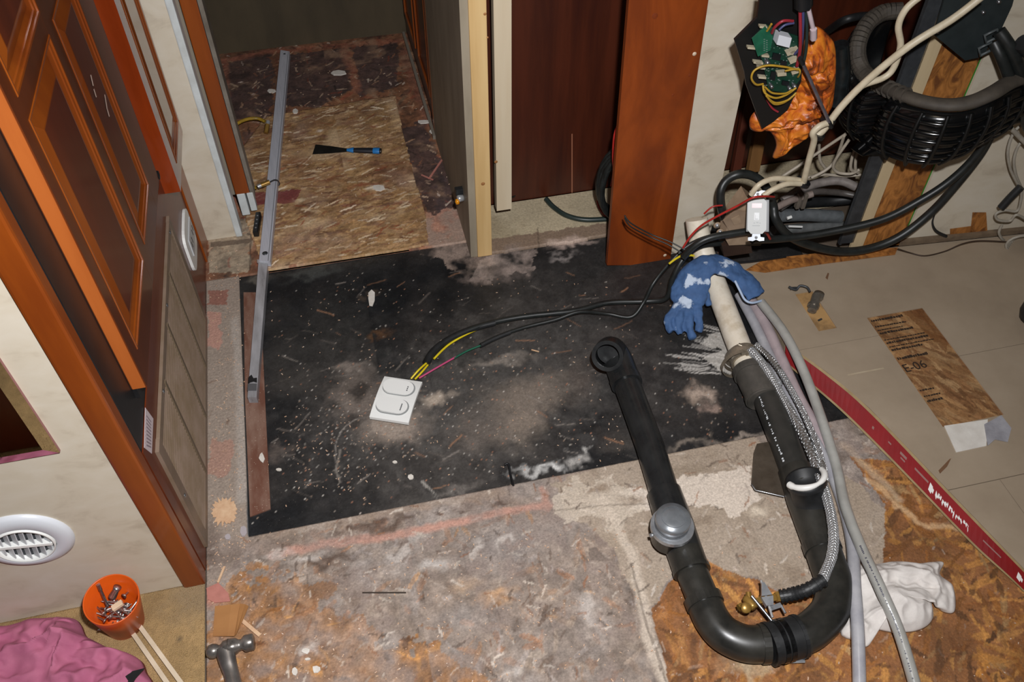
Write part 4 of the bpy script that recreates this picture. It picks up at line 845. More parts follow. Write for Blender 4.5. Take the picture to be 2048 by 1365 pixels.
# ------------------------------------------------------------------ cloth shapes
def cloth(name, outline, height, m, label, cat, seed=0, rings=30, nang=160, fold=.5, fs=26, up=Vector((0, 0, 1)), center=None, th=.0012, dirv=None, base=.003, rag=.0, prof=.6):
    """a crumpled cloth: a closed outline lying on a plane, raised in ridged folds"""
    O = cr(outline, max(4, nang//len(outline)), True); n = len(O); c = Vector(center) if center else sum(O, Vector((0, 0, 0)))/n
    u = up.orthogonal().normalized(); v_ = up.cross(u); vs = []; H_ = []
    r_ = np.random.default_rng(seed)
    for i in range(rings+1):
        f_ = i/rings
        for k in range(n):
            p_ = c.lerp(O[k], f_); a, b = (p_-c).dot(u), (p_-c).dot(v_)
            if i == rings and rag: p_ = p_+(O[k]-c).normalized()*r_.uniform(-rag, rag)
            vs.append((p_, a, b, f_))
    A = np.array([q_[1] for q_ in vs]); B = np.array([q_[2] for q_ in vs]); Fr = np.array([q_[3] for q_ in vs])
    wx = fbm(A+5, B+5, 9, seed+1)*.13; wy = fbm(A+9, B+2, 9, seed+2)*.13
    if dirv: ca, sa = math.cos(dirv), math.sin(dirv)
    else: ca, sa = 1, 0
    a2 = (A+wx)*ca+(B+wy)*sa; b2 = -(A+wx)*sa+(B+wy)*ca
    n1 = vnoise(a2*1.0+7, b2*.35+7, fs, seed+3); n2 = vnoise(a2*.45+3, b2*1.1+3, fs*1.7, seed+4); n3 = vnoise(a2+2, b2*.6+2, fs*3.2, seed+6)
    rid = 1-np.abs(2*n1-1); rid2 = 1-np.abs(2*n2-1); rid3 = 1-np.abs(2*n3-1)
    h = height*((1-Fr**2)**prof)*(1-fold+fold*(rid*.75+rid2*.5))+height*.22*(rid2-.5)*fold*np.clip(6*(1-Fr), 0, 1)+height*.13*(rid3**2)*fold*np.clip(5*(1-Fr), 0, 1)+base
    V = [q_[0]+up*float(max(hh, .0008)) for q_, hh in zip(vs, h)]
    fs_ = [(i*n+k, i*n+(k+1) % n, (i+1)*n+(k+1) % n, (i+1)*n+k) for i in range(rings) for k in range(n)]
    mb_ = MB().add(V, fs_, True); o = obj(name, mb_, m)
    if label: tag(o, label, cat)
    md = o.modifiers.new('thickness', 'SOLIDIFY'); md.thickness = th; md.offset = 0
    return o
cloth('white_rag', pp([(1668, 1150, 0), (1688, 1130, 0), (1740, 1132, 0), (1792, 1126, 0), (1838, 1130, 0), (1884, 1128, 0), (1878, 1152, 0), (1905, 1178, 0), (1908, 1225, 0), (1884, 1226, 0), (1862, 1208, 0), (1864, 1240, 0), (1840, 1262, 0), (1790, 1268, 0), (1740, 1262, 0), (1738, 1290, 0), (1728, 1296, 0), (1715, 1285, 0), (1690, 1278, 0), (1680, 1262, 0), (1690, 1200, 0)]),
      .030, mat('rag_cotton', 'dcd6d0', 'cfc8c2', 60, .9, bump=.15), 'crumpled white cotton rag lying under the clear hoses at lower right', 'rag', seed=11, fold=.75, fs=22, dirv=.7, rings=46, nang=260)
shirt = cloth('pink_shirt', pp([(-120, 1300, 0), (0, 1262, 0), (60, 1246, 0), (105, 1243, 0), (150, 1243, 0), (165, 1255, 0), (178, 1280, 0), (215, 1300, 0), (250, 1318, 0), (284, 1326, 0), (296, 1350, 0), (308, 1385, 0), (250, 1450, 0), (0, 1480, 0), (-160, 1420, 0)]),
      .060, mat('pink_cotton', 'b0657f', 'a65a77', 40, .85, bump=.1), 'crumpled pink shirt on the carpet in the lower left corner', 'shirt', seed=23, fold=.8, fs=15, rings=50, nang=260, dirv=.9, prof=.5)
m1 = MB(); q = [P(x, y, .030) for x, y in [(250, 1352), (262, 1344), (288, 1338), (276, 1352), (262, 1368), (270, 1372), (240, 1372), (262, 1362)]]
obj('black_tag', MB().prism([P(x, y, .046) for x, y in [(250, 1353), (266, 1344), (290, 1338), (272, 1358), (262, 1375), (240, 1378), (258, 1364)]], (0, 0, .002)), black_pl, shirt, label='black printed patch')
# ------------------------------------------------------------------ small things on the floor
def one(name, mb_, m, label, cat, group=None):
    return tag(obj(name, mb_, m), label, cat, group)
# cabinet behind the camera on the left, seen only in the mirror
one('low_cabinet', MB().box((-1.24, -.6, .008), (-.56, .44, .95), bev=.004), cherry_dark, 'dark cherry cabinet reflected in the wall mirror', 'cabinet')
# switch plate with two rockers
q00, q10, q11, q01 = [P(x, y, .018) for x, y in [(757, 748), (838, 760), (825, 843), (748, 832)]]
c = (q00+q10+q11+q01)/4; e1 = (q10-q00).normalized(); e2 = (q00-q01).normalized(); e2 = (e2-e1*e2.dot(e1)).normalized(); hx = .040; hy = .053
pz = thing('switch_plate', 'white double rocker switch plate lying on the black membrane', 'switch', Vector((c.x, c.y, -.005)))
W3 = lambda u, v, z: c+e1*u*hx+e2*v*hy+Vector((0, 0, z))
m1 = MB(); n_ = 12; vs = []
for j in range(n_+1):                                                # bowed plate
    v = -1+2*j/n_; zz_ = .0-.006*(v*v)
    vs += [W3(-1, v, zz_), W3(1, v, zz_), W3(1, v, zz_-.007), W3(-1, v, zz_-.007)]
m1.add(vs, [(j*4+k, j*4+(k+1) % 4, j*4+4+(k+1) % 4, j*4+4+k) for j in range(n_) for k in range(4)]+[(0, 3, 2, 1), (n_*4, n_*4+1, n_*4+2, n_*4+3)])
m1.box((-.026, -.040, -.021), (.026, .040, -.006), Matrix.Translation(c) @ Matrix((e1, e2, Vector((0, 0, 1)))).transposed().to_4x4())
obj('plate', m1, white_pl, pz)
def stadium(cu, cv, ru, rv, n=12):
    out = []; rr_ = rv*hy
    for s_, a0 in ((1, -90), (-1, 90)):
        for k in range(n+1):
            a_ = math.radians(a0+180*k/n); out.append((cu+s_*(ru-rr_/hx)+math.cos(a_)*rr_/hx, cv+math.sin(a_)*rv))
    return out
for cv in (.46, -.44):
    S = stadium(-.02, cv, .84, .37); obj('rocker_recess', MB().prism([W3(u, v, -.0004) for u, v in S], (0, 0, .0006)), mat('recess_grey', '8f9190', None, 10, .6), pz)
    S = stadium(-.05, cv+.012, .79, .335); zf = lambda u: .0028-.0022*u
    rk = MB(); top = [W3(u, v, zf(u)) for u, v in S]; bot = [W3(u, v, 0) for u, v in S]; n = len(S)
    rk.add(top+bot, [tuple(range(n)), tuple(range(n, 2*n))[::-1]]+[(k, (k+1) % n, n+(k+1) % n, n+k) for k in range(n)])
    r1 = obj('rocker', rk, white_pl, pz)
    hgt = .12 if cv > 0 else .19
    mk = MB()
    for k in range(3 if cv > 0 else 5):
        v = cv+hgt*(1-2*k/(2 if cv > 0 else 4))*.7; mk.prism([W3(u_, v_, zf(.42)+.0001) for u_, v_ in ((.40, v-.035), (.46, v-.035), (.46, v+.02), (.40, v+.02))], (0, 0, .0002))
    obj('rocker_marking', mk, mat('grey_ink', '55585a', None, 10, .6), r1, kind='stuff')
# wires to the plate
ylw = mat('yellow_wire', 'd9c527', 'cdb51c', 50, .4); red = mat('red_wire', 'b02a22', '98211b', 50, .4); cabm = mat('black_cable', '171918', '222524', 50, .42)
hose('yellow_wire', pp([(822, 758, .010), (838, 740, .018), (857, 723, .014)]), .0022, ylw, 'upper yellow wire coming out of the white switch plate', 'wire', 8, 8)
hose('yellow_wire', pp([(830, 759, .010), (846, 742, .012), (862, 722, .010)]), .0022, ylw, 'lower yellow wire coming out of the white switch plate', 'wire', 8, 8)
hose('long_yellow_wire', pp([(868, 718, .012), (900, 688, .010), (950, 661, .008), (1000, 643, .008), (1044, 635, .008)]), .0024, ylw, 'long yellow wire arching beside the black sheathed cable', 'wire', 8, 8)
hose('pink_wire', pp([(838, 757, .010), (870, 738, .012), (912, 714, .010)]), .0020, mat('pink_wire', 'b84a72', None, 10, .4), 'pink wire between the switch plate and the green wire', 'wire', 8, 8)
hose('green_wire', pp([(908, 717, .010), (935, 702, .010), (968, 689, .010)]), .0021, mat('green_wire', '1f5a45', None, 10, .4), 'short dark green wire spliced after the pink wire', 'wire', 8, 8)
hose('sheathed_cable', pp([(852, 728, .014), (868, 702, .014), (905, 676, .012), (950, 656, .012), (1000, 642, .010), (1060, 632, .010), (1150, 622, .010), (1215, 606, .010), (1290, 603, .012), (1333, 596, .030), (1346, 556, .080), (1368, 516, .12), (1402, 492, .13), (1450, 487, .12), (1520, 486, .10)]), .0062, cabm, 'thick black cable running from the yellow wires to the blue glove', 'cable')
hose('thin_black_cable', pp([(960, 693, .008), (1000, 672, .008), (1050, 655, .008), (1110, 640, .012), (1160, 624, .020), (1215, 628, .006), (1262, 634, .006), (1288, 604, .03), (1308, 565, .07), (1345, 520, .10), (1382, 488, .13), (1430, 471, .14), (1500, 468, .13)]), .0042, cabm, 'thinner black cable ending at the green wire', 'cable')
tag(obj('cable_boot', MB().tube(cr(pp([(853, 726, .014), (868, 702, .014), (900, 678, .013), (945, 658, .011), (990, 646, .010)]), 6), list(np.linspace(.0085, .0064, 25)), 12), black_rb), 'thick black boot where the yellow wires leave the sheathed cable', 'cable')
hose('dark_tape_sleeve', pp([(962, 691, .010), (990, 677, .010), (1020, 665, .010)]), .0050, black_rb, 'black tape sleeve over the end of the green wire', 'tape')
for (pts_, lab_) in (([(1338, 528, .13), (1350, 519, .135), (1362, 512, .135)], 'yellow strip on the cable just left of the blue glove'), ([(1368, 516, .137), (1378, 511, .14), (1388, 512, .135)], 'short yellow strip touching the top of the blue glove')):
    hose('yellow_strip', pp(pts_), .0024, ylw, lab_, 'wire', 8)
# hex key
one('hex_key', MB().tube(cr(pp([(1009, 930, .006), (1017, 929, .006), (1021, 950, .003), (1027, 972, .003)]), 6), .0022, 6), black_pl, 'small black hex key at the near edge of the black membrane', 'tool')
# straightedge
se = thing('straightedge', 'long silver straightedge lying from the corridor onto the black membrane', 'straightedge', P(530, 450, 0))
uz, lz = .024, .016
m1 = MB().prism([P(x, y, uz) for x, y in [(561, 100), (579, 103), (540, 523), (518, 521)]], (0, 0, -.016))
sa = obj('upper_rail', m1, alum, se)
obj('rail_groove', MB().prism([P(x, y, uz+.0002) for x, y in [(576, 104), (577, 104), (537, 522), (535.5, 522)]], (0, 0, .0004)), mat('groove_grey', '77787c', None, 10, .5), sa)
for x, y, r_ in ((569, 108, .0035), (530, 507, .0065)): obj('rail_hole', MB().lathe([(0, .0008), (r_, .0006), (r_, 0)], P(x, y, uz), (0, 0, 1), 14), darkmetal, sa)
m1 = MB().prism([P(x, y, lz) for x, y in [(517, 524), (535, 527), (513, 795), (495, 795)]], (0, 0, -.018))
lowr = obj('lower_rail', m1, mat('worn_steel', '8b8a8c', 'b5b4b8', 14, .35, metal=.25, rvar=.12, stretch=(3, .6, 1)), se)
obj('rail_band', MB().prism([P(x, y, lz+.0003) for x, y in [(515, 521), (536, 524), (536, 530), (515, 527)]], (0, 0, .003)), chrome, se)
m1 = MB()
obj('black_scuff', MB().prism([P(x, y, lz+.0002) for x, y in [(497, 755), (503, 750), (507, 757), (514, 756), (514, 766), (507, 764), (500, 766), (496, 770)]], (0, 0, .0004)), black_pl, lowr)
obj('end_cap', MB().prism([P(x, y, lz+.0005) for x, y in [(496, 768), (514, 768), (513, 782), (495, 782)]], (0, 0, .0006)), mat('grey_cap_end', '6f7073', None, 10, .35, metal=.5), lowr)
# yellow coated connectors from the corridor wall
yc = mat('yellow_coating', 'a8862a', '7d651f', 60, .4)
def conn(pts_, e0, e1_, lab_):
    t = thing('flexible_connector', lab_, 'hose', pts_[0]); p_ = cr(pts_, 8); obj('coated_tube', MB().tube(p_, .0045, 10), yc, t)
    obj('end_nut', MB().tube([e0, e1_], .0062, 6), brass, t); obj('chrome_collar', MB().tube([e0.lerp(e1_, -.4), e0], .0052, 12), chrome, t)
conn(pp([(458, 282, .03), (462, 262, .035), (474, 248, .04), (493, 239, .04), (514, 237, .035), (530, 243, .03)]), P(535, 249, .028), P(532, 266, .016), 'yellow coated flexible connector arching out of the corridor wall, the farther one')
conn(pp([(476, 380, .03), (492, 379, .03), (512, 375, .035)]), P(522, 371, .038), P(539, 364, .040), 'yellow coated flexible connector resting on the silver straightedge, the nearer one')
hose('wire_hook', pp([(540, 364, .044), (549, 360, .040), (556, 362, .03), (559, 369, .016), (553, 373, .012)]), .0016, darkmetal, 'thin wire hook over the silver straightedge', 'hook', 6)
m1 = MB(); a_, b_ = P(518, 430, .012), P(512, 470, .012); m1.obox((a_+b_)/2, b_-a_, (1, 0, 0), (b_-a_).length/2, .006, .010, bev=.002)
bx = one('black_connector_block', m1, black_pl, 'small black block beside the silver straightedge', 'block')
for k in range(4): obj('block_terminal', MB().lathe([(0, .0012), (.0022, .001), (.0024, 0)], a_.lerp(b_, .2+.2*k)+Vector((0, 0, .010)), (0, 0, 1), 8), mat('terminal_grey', '6a6c6e', None, 10, .4), bx)
# putty knife
kz = .012
pk = thing('putty_knife', 'putty knife with black blade and blue and black handle on the plywood', 'tool', P(694, 300, .006))
obj('blade', MB().prism([P(x, y, kz) for x, y in [(625, 308), (631, 289), (660, 292), (694, 297), (694, 303), (660, 306)]], (0, 0, -.0012)), mat('black_blade', '1c1c1a', '2b2926', 40, .35, metal=.4), pk)
a_, b_ = P(694, 300, .016), P(763, 302, .018); ax = (b_-a_).normalized()
def hseg(t0, t1, r0, r1, m, nm):
    p0, p1 = a_.lerp(b_, t0), a_.lerp(b_, t1); obj(nm, MB().tube([p0, p0.lerp(p1, .15), p0.lerp(p1, .85), p1], [r0*.9, r0, r1, r1*.95], 16, flat=.75, up=(0, 0, 1)), m, pk)
blue = mat('blue_plastic', '2a74b4', None, 10, .35)
hseg(0, .2, .005, .0085, blue, 'ferrule'); hseg(.2, .78, .0078, .0090, mat('black_grip', '1b1c22', None, 10, .5), 'grip'); hseg(.76, .95, .0098, .0098, blue, 'handle_band'); hseg(.95, 1.0, .0085, .0075, black_pl, 'handle_end')
# door bumper on the partition
dbp = thing('door_bumper', 'chrome and amber bumper low on the grey partition', 'door stop', PX(926, 396, .254))
c = PX(926, 396, .253); dv = Vector((-1, -.15, .1)).normalized()
obj('chrome_collar', MB().lathe([(0, 0), (.008, 0), (.008, .012), (.006, .014), (0, .014)], c, dv, 16), chrome, dbp)
obj('amber_tip', MB().lathe([(0, 0), (.007, 0), (.0065, .006), (0, .008)], c+dv*.012+Vector((0, -.004, -.005)), dv, 14), mat('amber', 'd98a14', None, 10, .2, coat=.5), dbp)
obj('rubber_base', MB().obox(c+Vector((-.006, .012, .012)), dv, (0, 1, 0), .010, .007, .008, bev=.002), black_rb, dbp)
# orange cup
cupc = P(222, 1199, .105); cb = P(252, 1240, 0)+Vector((0, -.006, 0)); cax = (cupc-cb).normalized(); ch_ = (cupc-cb).length
cup = thing('orange_cup', 'orange plastic cup holding screws on the tan carpet', 'cup', cb)
orp = mat('orange_plastic', 'd4570f', 'c64f0d', 20, .38)
obj('cup_wall', MB().lathe([(0, .003), (.0265, .003), (.028, .006), (.0395, ch_-.001), (.0412, ch_), (.0418, ch_-.002), (.0300, .001), (0, .0005)], cb, cax, 44), orp, cup)
scm = mat('screw_metal', '8f8a88', 'b5b0ac', 90, .3, metal=.9)
screw_mesh = None; rr = np.random.default_rng(2)
for k in range(26):
    a_ = rr.uniform(0, 6.28); r_ = .026*math.sqrt(rr.random()); c = cb+cax*rr.uniform(.045, .062)+Vector((r_*math.cos(a_), r_*math.sin(a_), 0))
    if screw_mesh is None:
        m1 = MB().lathe([(0, 0), (.0048, 0), (.0048, .001), (.0017, .004), (.0017, .022), (0, .026)], (0, 0, 0), (0, 0, 1), 10); screw_mesh = m1.mesh('screw'); screw_mesh.materials.append(scm)
    o = bpy.data.objects.new('screw', screw_mesh); COL.objects.link(o); o.location = c
    o.rotation_euler = (rr.uniform(1.1, 2.0), rr.uniform(-.4, .4), rr.uniform(0, 6.28)); tag(o, 'small steel screw among the others in the orange cup', 'screw', 'screws in the orange cup')
a_, b_ = P(196, 1170, .105), P(216, 1214, .060); one('drill_bit', MB().tube([a_, a_.lerp(b_, .25), a_.lerp(b_, .27), b_], [.0032, .0032, .0024, .0024], 10), steel, 'long thin steel bit standing in the orange cup', 'drill bit')
a_ = P(224, 1196, .070); one('socket_bit', MB().lathe([(0, 0), (.006, 0), (.0065, .003), (.005, .016), (.0065, .022), (0, .022)], a_, (.5, .3, .6), 14), steel, 'thick steel socket bit leaning in the orange cup', 'drill bit')
a_ = P(235, 1212, .070); one('wood_bit', MB().obox(a_, (1, .4, .2), (0, 1, 0), .009, .005, .003, bev=.001), palewood, 'pale wood scrap inside the orange cup', 'wood scrap')
for (x0, y0, x1, y1, lab_) in ((262, 1262, 345, 1382, 'left one of two pale wood sticks running from the orange cup'), (280, 1254, 372, 1380, 'right one of two pale wood sticks running from the orange cup')):
    a_, b_ = P(x0, y0, .010), P(x1, y1, .010); one('wood_stick', MB().obox((a_+b_)/2, b_-a_, (1, 0, 0), (b_-a_).length/2, .0036, .0028, bev=.0005), mat('stick_wood', 'd6c6ae', 'bfae94', 20, .7, bump=.1), lab_, 'stick')
a_ = P(392, 1268, .004)
# ball hammer
hm = thing('ball_hammer', 'steel ball hammer with a dark worn head at the bottom edge', 'hammer', P(455, 1300, 0))
a_, b_ = P(411, 1307, .018), P(508, 1284, .018); ax = (b_-a_).normalized(); Lh = (b_-a_).length
hmm = mat('hammer_steel', '55504c', '8a8580', 40, .3, metal=.6, rvar=.12)
obj('hammer_head', MB().lathe([(0, 0), (.006, .0015), (.0105, .006), (.0118, .012), (.0105, .018), (.0075, .022), (.0085, .025), (.0125, .029), (.0135, .040), (.0125, .048), (.0090, .053), (.0085, .057), (.0128, .061), (.0135, .064), (.0135, Lh-.002), (.012, Lh), (0, Lh)], a_, ax, 24), hmm, hm)
hd = cr(pp([(449, 1296, .022), (455, 1322, .018), (463, 1350, .014), (478, 1410, .012)]), 6)
obj('hammer_handle', MB().tube(hd, [.0155-.0003*i if i < 12 else .0120 for i in range(len(hd))], 16, flat=.55, up=(0, 0, 1)), mat('handle_steel', '7b7673', '9a9590', 30, .3, metal=.8), hm)
obj('eye_seam', MB().ring(a_+ax*.037, ax, .0132, .0139, .0010, 20), mat('dark_backing', '3a3128'), hm)
# curled veneer, shavings and chips
m1 = MB(); vs = []; n_ = 8
E_ = [((430, 1213), (426, 1273)), ((445, 1212), (440, 1273)), ((462, 1210), (455, 1273)), ((480, 1208), (468, 1273)), ((490, 1209), (473, 1268)), ((497, 1213), (476, 1262))]
for i, (t_, b_) in enumerate(E_):
    z_ = [.002, .005, .008, .009, .012, .016][i]; vs += [P(t_[0], t_[1], z_), P(b_[0], b_[1], z_), P(b_[0], b_[1], z_)-Vector((0, 0, .002)), P(t_[0], t_[1], z_)-Vector((0, 0, .002))]
m1.add(vs, [(i*4+k, i*4+(k+1) % 4, i*4+4+(k+1) % 4, i*4+4+k) for i in range(5) for k in range(4)]+[(0, 1, 2, 3), (23, 22, 21, 20)])
one('veneer_piece', m1, mat('light_veneer', 'ad7c4c', '9a6b40', 12, .5, stretch=(.4, 1, 1)), 'curled piece of light brown veneer just above the hammer head', 'veneer')
def flat_bit(name, pts_, z, th, m, label, group=None):
    m_ = MB().prism([P(x, y, z) for x, y in pts_], (0, 0, th)); return one(name, m_, m, label, 'debris', group)
shav = mat('wood_shaving', 'd9b794', 'c79f7c', 60, .7, bump=.2); whc = mat('white_chip', 'dcd6cd', 'cbc3b8', 80, .6); pkc = mat('pink_vinyl', 'b87a6e', 'a86e62', 60, .6)
st_ = []
rr = np.random.default_rng(6)
for k in range(40):
    a_ = 2*math.pi*k/40; r_ = (29 if k % 2 else 23)*rr.uniform(.85, 1.15); st_.append((449+r_*math.cos(a_)*.95, 1024+r_*math.sin(a_)))
flat_bit('sawn_flake', st_, .0015, .0018, shav, 'round ragged cream flake beside the cabinet trim')
flat_bit('pink_vinyl_flake', [(413, 1178), (437, 1167), (457, 1188), (461, 1204), (430, 1207), (416, 1200)], .001, .0015, pkc, 'pink vinyl flake between the trim foot and the curled veneer')
for (x0, y0, x1, y1, w_, m_, lab_) in [(449, 1134, 436, 1166, .003, shav, 'pale splinter leaning right of the foot of the cherry trim'), (482, 1240, 520, 1272, .005, shav, 'flat splinter right of the curled veneer'), (858, 358, 884, 320, .004, pkc, 'long pinkish splinter in the dark band right of the plywood'),
        (843, 350, 866, 360, .003, pkc, 'short pinkish splinter crossing the long one'), (664, 374, 682, 394, .004, shav, 'lone splinter below the putty knife'), (725, 1186, 812, 1186, .0013, mat('dark_slit', '3f352d', None, 10, .9), 'dark thin sliver on the front floor'), (1063, 700, 1078, 704, .0015, shav, 'tiny splinter left of the black elbow')]:
    a_, b_ = P(x0, y0, .003), P(x1, y1, .004); one('splinter', MB().obox((a_+b_)/2, b_-a_, (0, 0, 1) if False else Vector((0, 0, 1)).cross(b_-a_), (b_-a_).length/2, w_*.6, .0012), m_, lab_, 'debris')
for (x, y, sx, sy, m_, lab_) in [(743, 597, 8, 16, whc, 'white plaster flake on the membrane above the switch plate'), (822, 956, 7, 6, whc, 'square white chip below the switch plate'), (676, 147, 16, 5, whc, 'white chip on the dark corridor floor left of centre'), (543, 183, 9, 4, whc, 'white chip touching the left side of the straightedge'),
        (591, 224, 7, 5, whc, 'white chip right of the straightedge near the plywood edge'), (757, 377, 14, 6, whc, 'broad white chip below the putty knife handle'), (847, 245, 14, 4, whc, 'pale chip near the corridor door edge'), (867, 264, 9, 4, whc, 'pale chip just in front of the corridor door'), (612, 1304, 9, 6, whc, 'cream chip upper one of three on the front floor'),
        (633, 1340, 9, 8, whc, 'cream chip right one of three on the front floor'), (590, 1345, 7, 9, whc, 'cream chip left one of three on the front floor'), (616, 1320, 6, 3, whc, 'small cream chip between the other three'), (558, 941, 6, 3, whc, 'small white chip on the lower left of the membrane'), (790, 926, 5, 3, whc, 'tiny white chip below the centre of the switch plate'),
        (488, 1065, 8, 12, mat('lilac_chip', 'a9a0a2', None, 10, .6), 'greyish triangular chip at the corner of the recess'), (524, 917, 6, 10, whc, 'white chip on the brown veneer strip'), (456, 1075, 7, 6, mat('lilac_chip', 'a9a0a2'), 'grey chip below the round cream flake'), (1357, 419, 1, 1, whc, 'dot')][:-1]:
    pts_ = [(x+sx*rr.uniform(.75, 1.1)*math.cos(2*math.pi*k/7+.3), y+sy*rr.uniform(.7, 1.15)*math.sin(2*math.pi*k/7+.3)) for k in range(7)]
    flat_bit('plaster_chip', pts_, .006 if y < 545 else .0, .003 if y < 545 else .0025, m_, lab_)
m1 = MB(); rr = np.random.default_rng(14)
def crumb(x, y, z, s_):
    c = P(x, y, z)+Vector((0, 0, s_*.4)); a_ = rr.uniform(0, 3.14); l = s_*rr.uniform(1, 3.2); m1.obox(c, (math.cos(a_), math.sin(a_), rr.uniform(-.15, .15)), (-math.sin(a_), math.cos(a_), 0), l/2, s_/2, s_*.25)
for k in range(260): crumb(rr.uniform(540, 1300), rr.uniform(560, 990), -.004, rr.uniform(.0007, .0017))
for k in range(90): crumb(rr.normal(680, 75), rr.normal(900, 55), -.004, rr.uniform(.0008, .0018))
for k in range(420): crumb(rr.uniform(420, 1280), rr.uniform(1060, 1365), .001, rr.uniform(.0008, .002))
for k in range(260): crumb(rr.uniform(418, 490), rr.uniform(500, 1200), .001, rr.uniform(.0008, .002))
for k in range(180): crumb(rr.uniform(520, 900), rr.uniform(110, 500), .008, rr.uniform(.001, .0022))
for k in range(90): crumb(rr.uniform(1290, 2040), rr.uniform(1100, 1360), .002, rr.uniform(.001, .002))
tag(obj('sawdust_crumbs', m1, mat('sawdust', 'c9b398', 'e0d8cc', 400, .8, third='b98d6c')), 'scattered sawdust and plaster crumbs over the floor', 'debris', kind='stuff')
# valve in the slot of the tiles
vm = mat('valve_metal', '77726a', '948e84', 60, .35, metal=.7); vt = thing('shutoff_valve', 'small grey valve with a bent lever sitting in the slot of the tiles', 'valve', P(1625, 615, ZT-.003))
a_ = P(1628, 612, ZT+.002); obj('valve_body', MB().tube([P(1624, 622, ZT+.010), P(1634, 592, ZT+.016)], [.0095, .0105], 16).ring(P(1627, 612, ZT+.012), P(1634, 592, ZT+.014)-P(1624, 622, ZT+.008), .008, .0125, .006), vm, vt)
obj('valve_cap', MB().lathe([(0, 0), (.011, 0), (.012, .003), (.011, .014), (0, .016)], P(1635, 597, ZT+.006), (.1, .1, 1), 16), vm, vt)
obj('valve_lever', MB().tube(cr([P(1578, 574, ZT+.016), P(1592, 580, ZT+.010), P(1600, 572, ZT+.016), P(1614, 575, ZT+.016), P(1620, 584, ZT+.014)], 5), .0026, 8).obox(P(1588, 577, ZT+.010), (1, -.2, 0), (0, 1, 0), .009, .0035, .0012), darkmetal, vt)
obj('slot_nail', MB().obox(P(1640, 640, ZT-.001), (1, .3, 0), (0, 1, 0), .005, .0018, .0012), darkmetal, vt)
# ------------------------------------------------------------------ glove over the white pipe
gt = MB()
spine = cr([P(1513, 594, .060), P(1494, 566, .078), P(1462, 540, .098), P(1425, 528, .108), P(1397, 544, .096), P(1384, 572, .072), P(1376, 594, .056), P(1372, 610, .048)], 5)
rad = np.interp(np.linspace(0, 1, len(spine)), [0, .12, .3, .5, .65, .8, .93, 1], [.024, .027, .026, .030, .037, .041, .036, .026])
gt.tube(spine, list(rad), 20, flat=.42, up=(0, 0, 1))
for pts_, r_ in (([(1374, 590, .055), (1350, 622, .040), (1336, 644, .028), (1345, 664, .018)], .0112), ([(1374, 600, .050), (1362, 630, .040), (1356, 652, .026), (1361, 668, .014)], .0105), ([(1380, 604, .048), (1377, 640, .034), (1379, 660, .022), (1385, 677, .012)], .0108), ([(1390, 598, .050), (1396, 630, .036), (1399, 650, .024), (1396, 664, .014)], .0100), ([(1398, 566, .072), (1412, 590, .052), (1418, 612, .038)], .0085)):
    q = cr(pp(pts_), 5); gt.tube(q, list(np.linspace(r_*1.15, r_*.8, len(q))), 12)
gl = one('blue_glove', gt, mat('blue_glove_cloth', '38557f', '40618f', 50, .8, bump=.25, speck=None), 'blue work glove with white smears hung over the white pipe', 'glove')
rm = gl.modifiers.new('join', 'REMESH'); rm.mode = 'VOXEL'; rm.voxel_size = .0022; rm.use_smooth_shade = True
tx = bpy.data.textures.new('folds', 'CLOUDS'); tx.noise_scale = .022; dsp = gl.modifiers.new('folds', 'DISPLACE'); dsp.texture = tx; dsp.strength = .009; dsp.mid_level = .5
sm_ = gl.modifiers.new('soft', 'SMOOTH'); sm_.iterations = 2
gm = gl.data.materials[0]; N = gm.node_tree.nodes; L_ = gm.node_tree.links; bs = N['Principled BSDF']; src = bs.inputs['Base Color'].links[0].from_socket
n2 = N.new('ShaderNodeTexNoise'); n2.inputs['Scale'].default_value = 26; n2.inputs['Detail'].default_value = 5; gg = N.new('ShaderNodeNewGeometry'); L_.new(gg.outputs['Position'], n2.inputs['Vector'])
rp = N.new('ShaderNodeValToRGB'); rp.color_ramp.elements[0].position = .59; rp.color_ramp.elements[1].position = .63; L_.new(n2.outputs['Fac'], rp.inputs[0])
mx = N.new('ShaderNodeMix'); mx.data_type = 'RGBA'; mx.inputs[7].default_value = srgb('b9c6d8'); L_.new(rp.outputs[0], mx.inputs[0]); L_.new(src, mx.inputs[6]); L_.new(mx.outputs[2], bs.inputs['Base Color'])
obj('cuff_edge', MB().tube(cr([P(1470, 562, .092), P(1480, 582, .080), P(1490, 600, .072), P(1504, 606, .068), P(1522, 602, .062)], 5), .0026, 8), mat('cuff_white', 'a9bad2', None, 10, .7), gl)
# ------------------------------------------------------------------ switch device and cables by the wall
def toward(p_): n = (CAM-p_).normalized(); u = (RT-n*RT.dot(n)).normalized(); return u, n.cross(u), n
sdc = PW(1514, 432, .12); U_, V_, N_ = toward(sdc)
sd = thing('combination_switch', 'white switch device with red pilot light hanging on cables', 'switch', sdc)
k_ = (CAM-sdc).length/F
G = lambda x, y, z=0: sdc+U_*(x-1514)*k_-V_*(y-432)*k_+N_*z
ch = [(1496, 406), (1503, 398), (1524, 398), (1531, 406), (1532, 458), (1525, 466), (1504, 466), (1497, 458)]
obj('device_body', MB().prism([G(x, y) for x, y in ch], N_*.006), mat('device_white', 'bfc1bf', None, 10, .45, spec=.3), sd); obj('device_back', MB().prism([G(x, y, -.028) for x, y in [(1495, 402), (1535, 402), (1537, 462), (1495, 462)]], N_*.0275), black_pl, sd)
obj('pilot_light', MB().prism([G(x, y, .0058) for x, y in [(1504, 408.5), (1522, 408.5), (1522, 417), (1504, 417)]], N_*.0012), mat('pilot_red', '8e1512', None, 10, .3), sd)
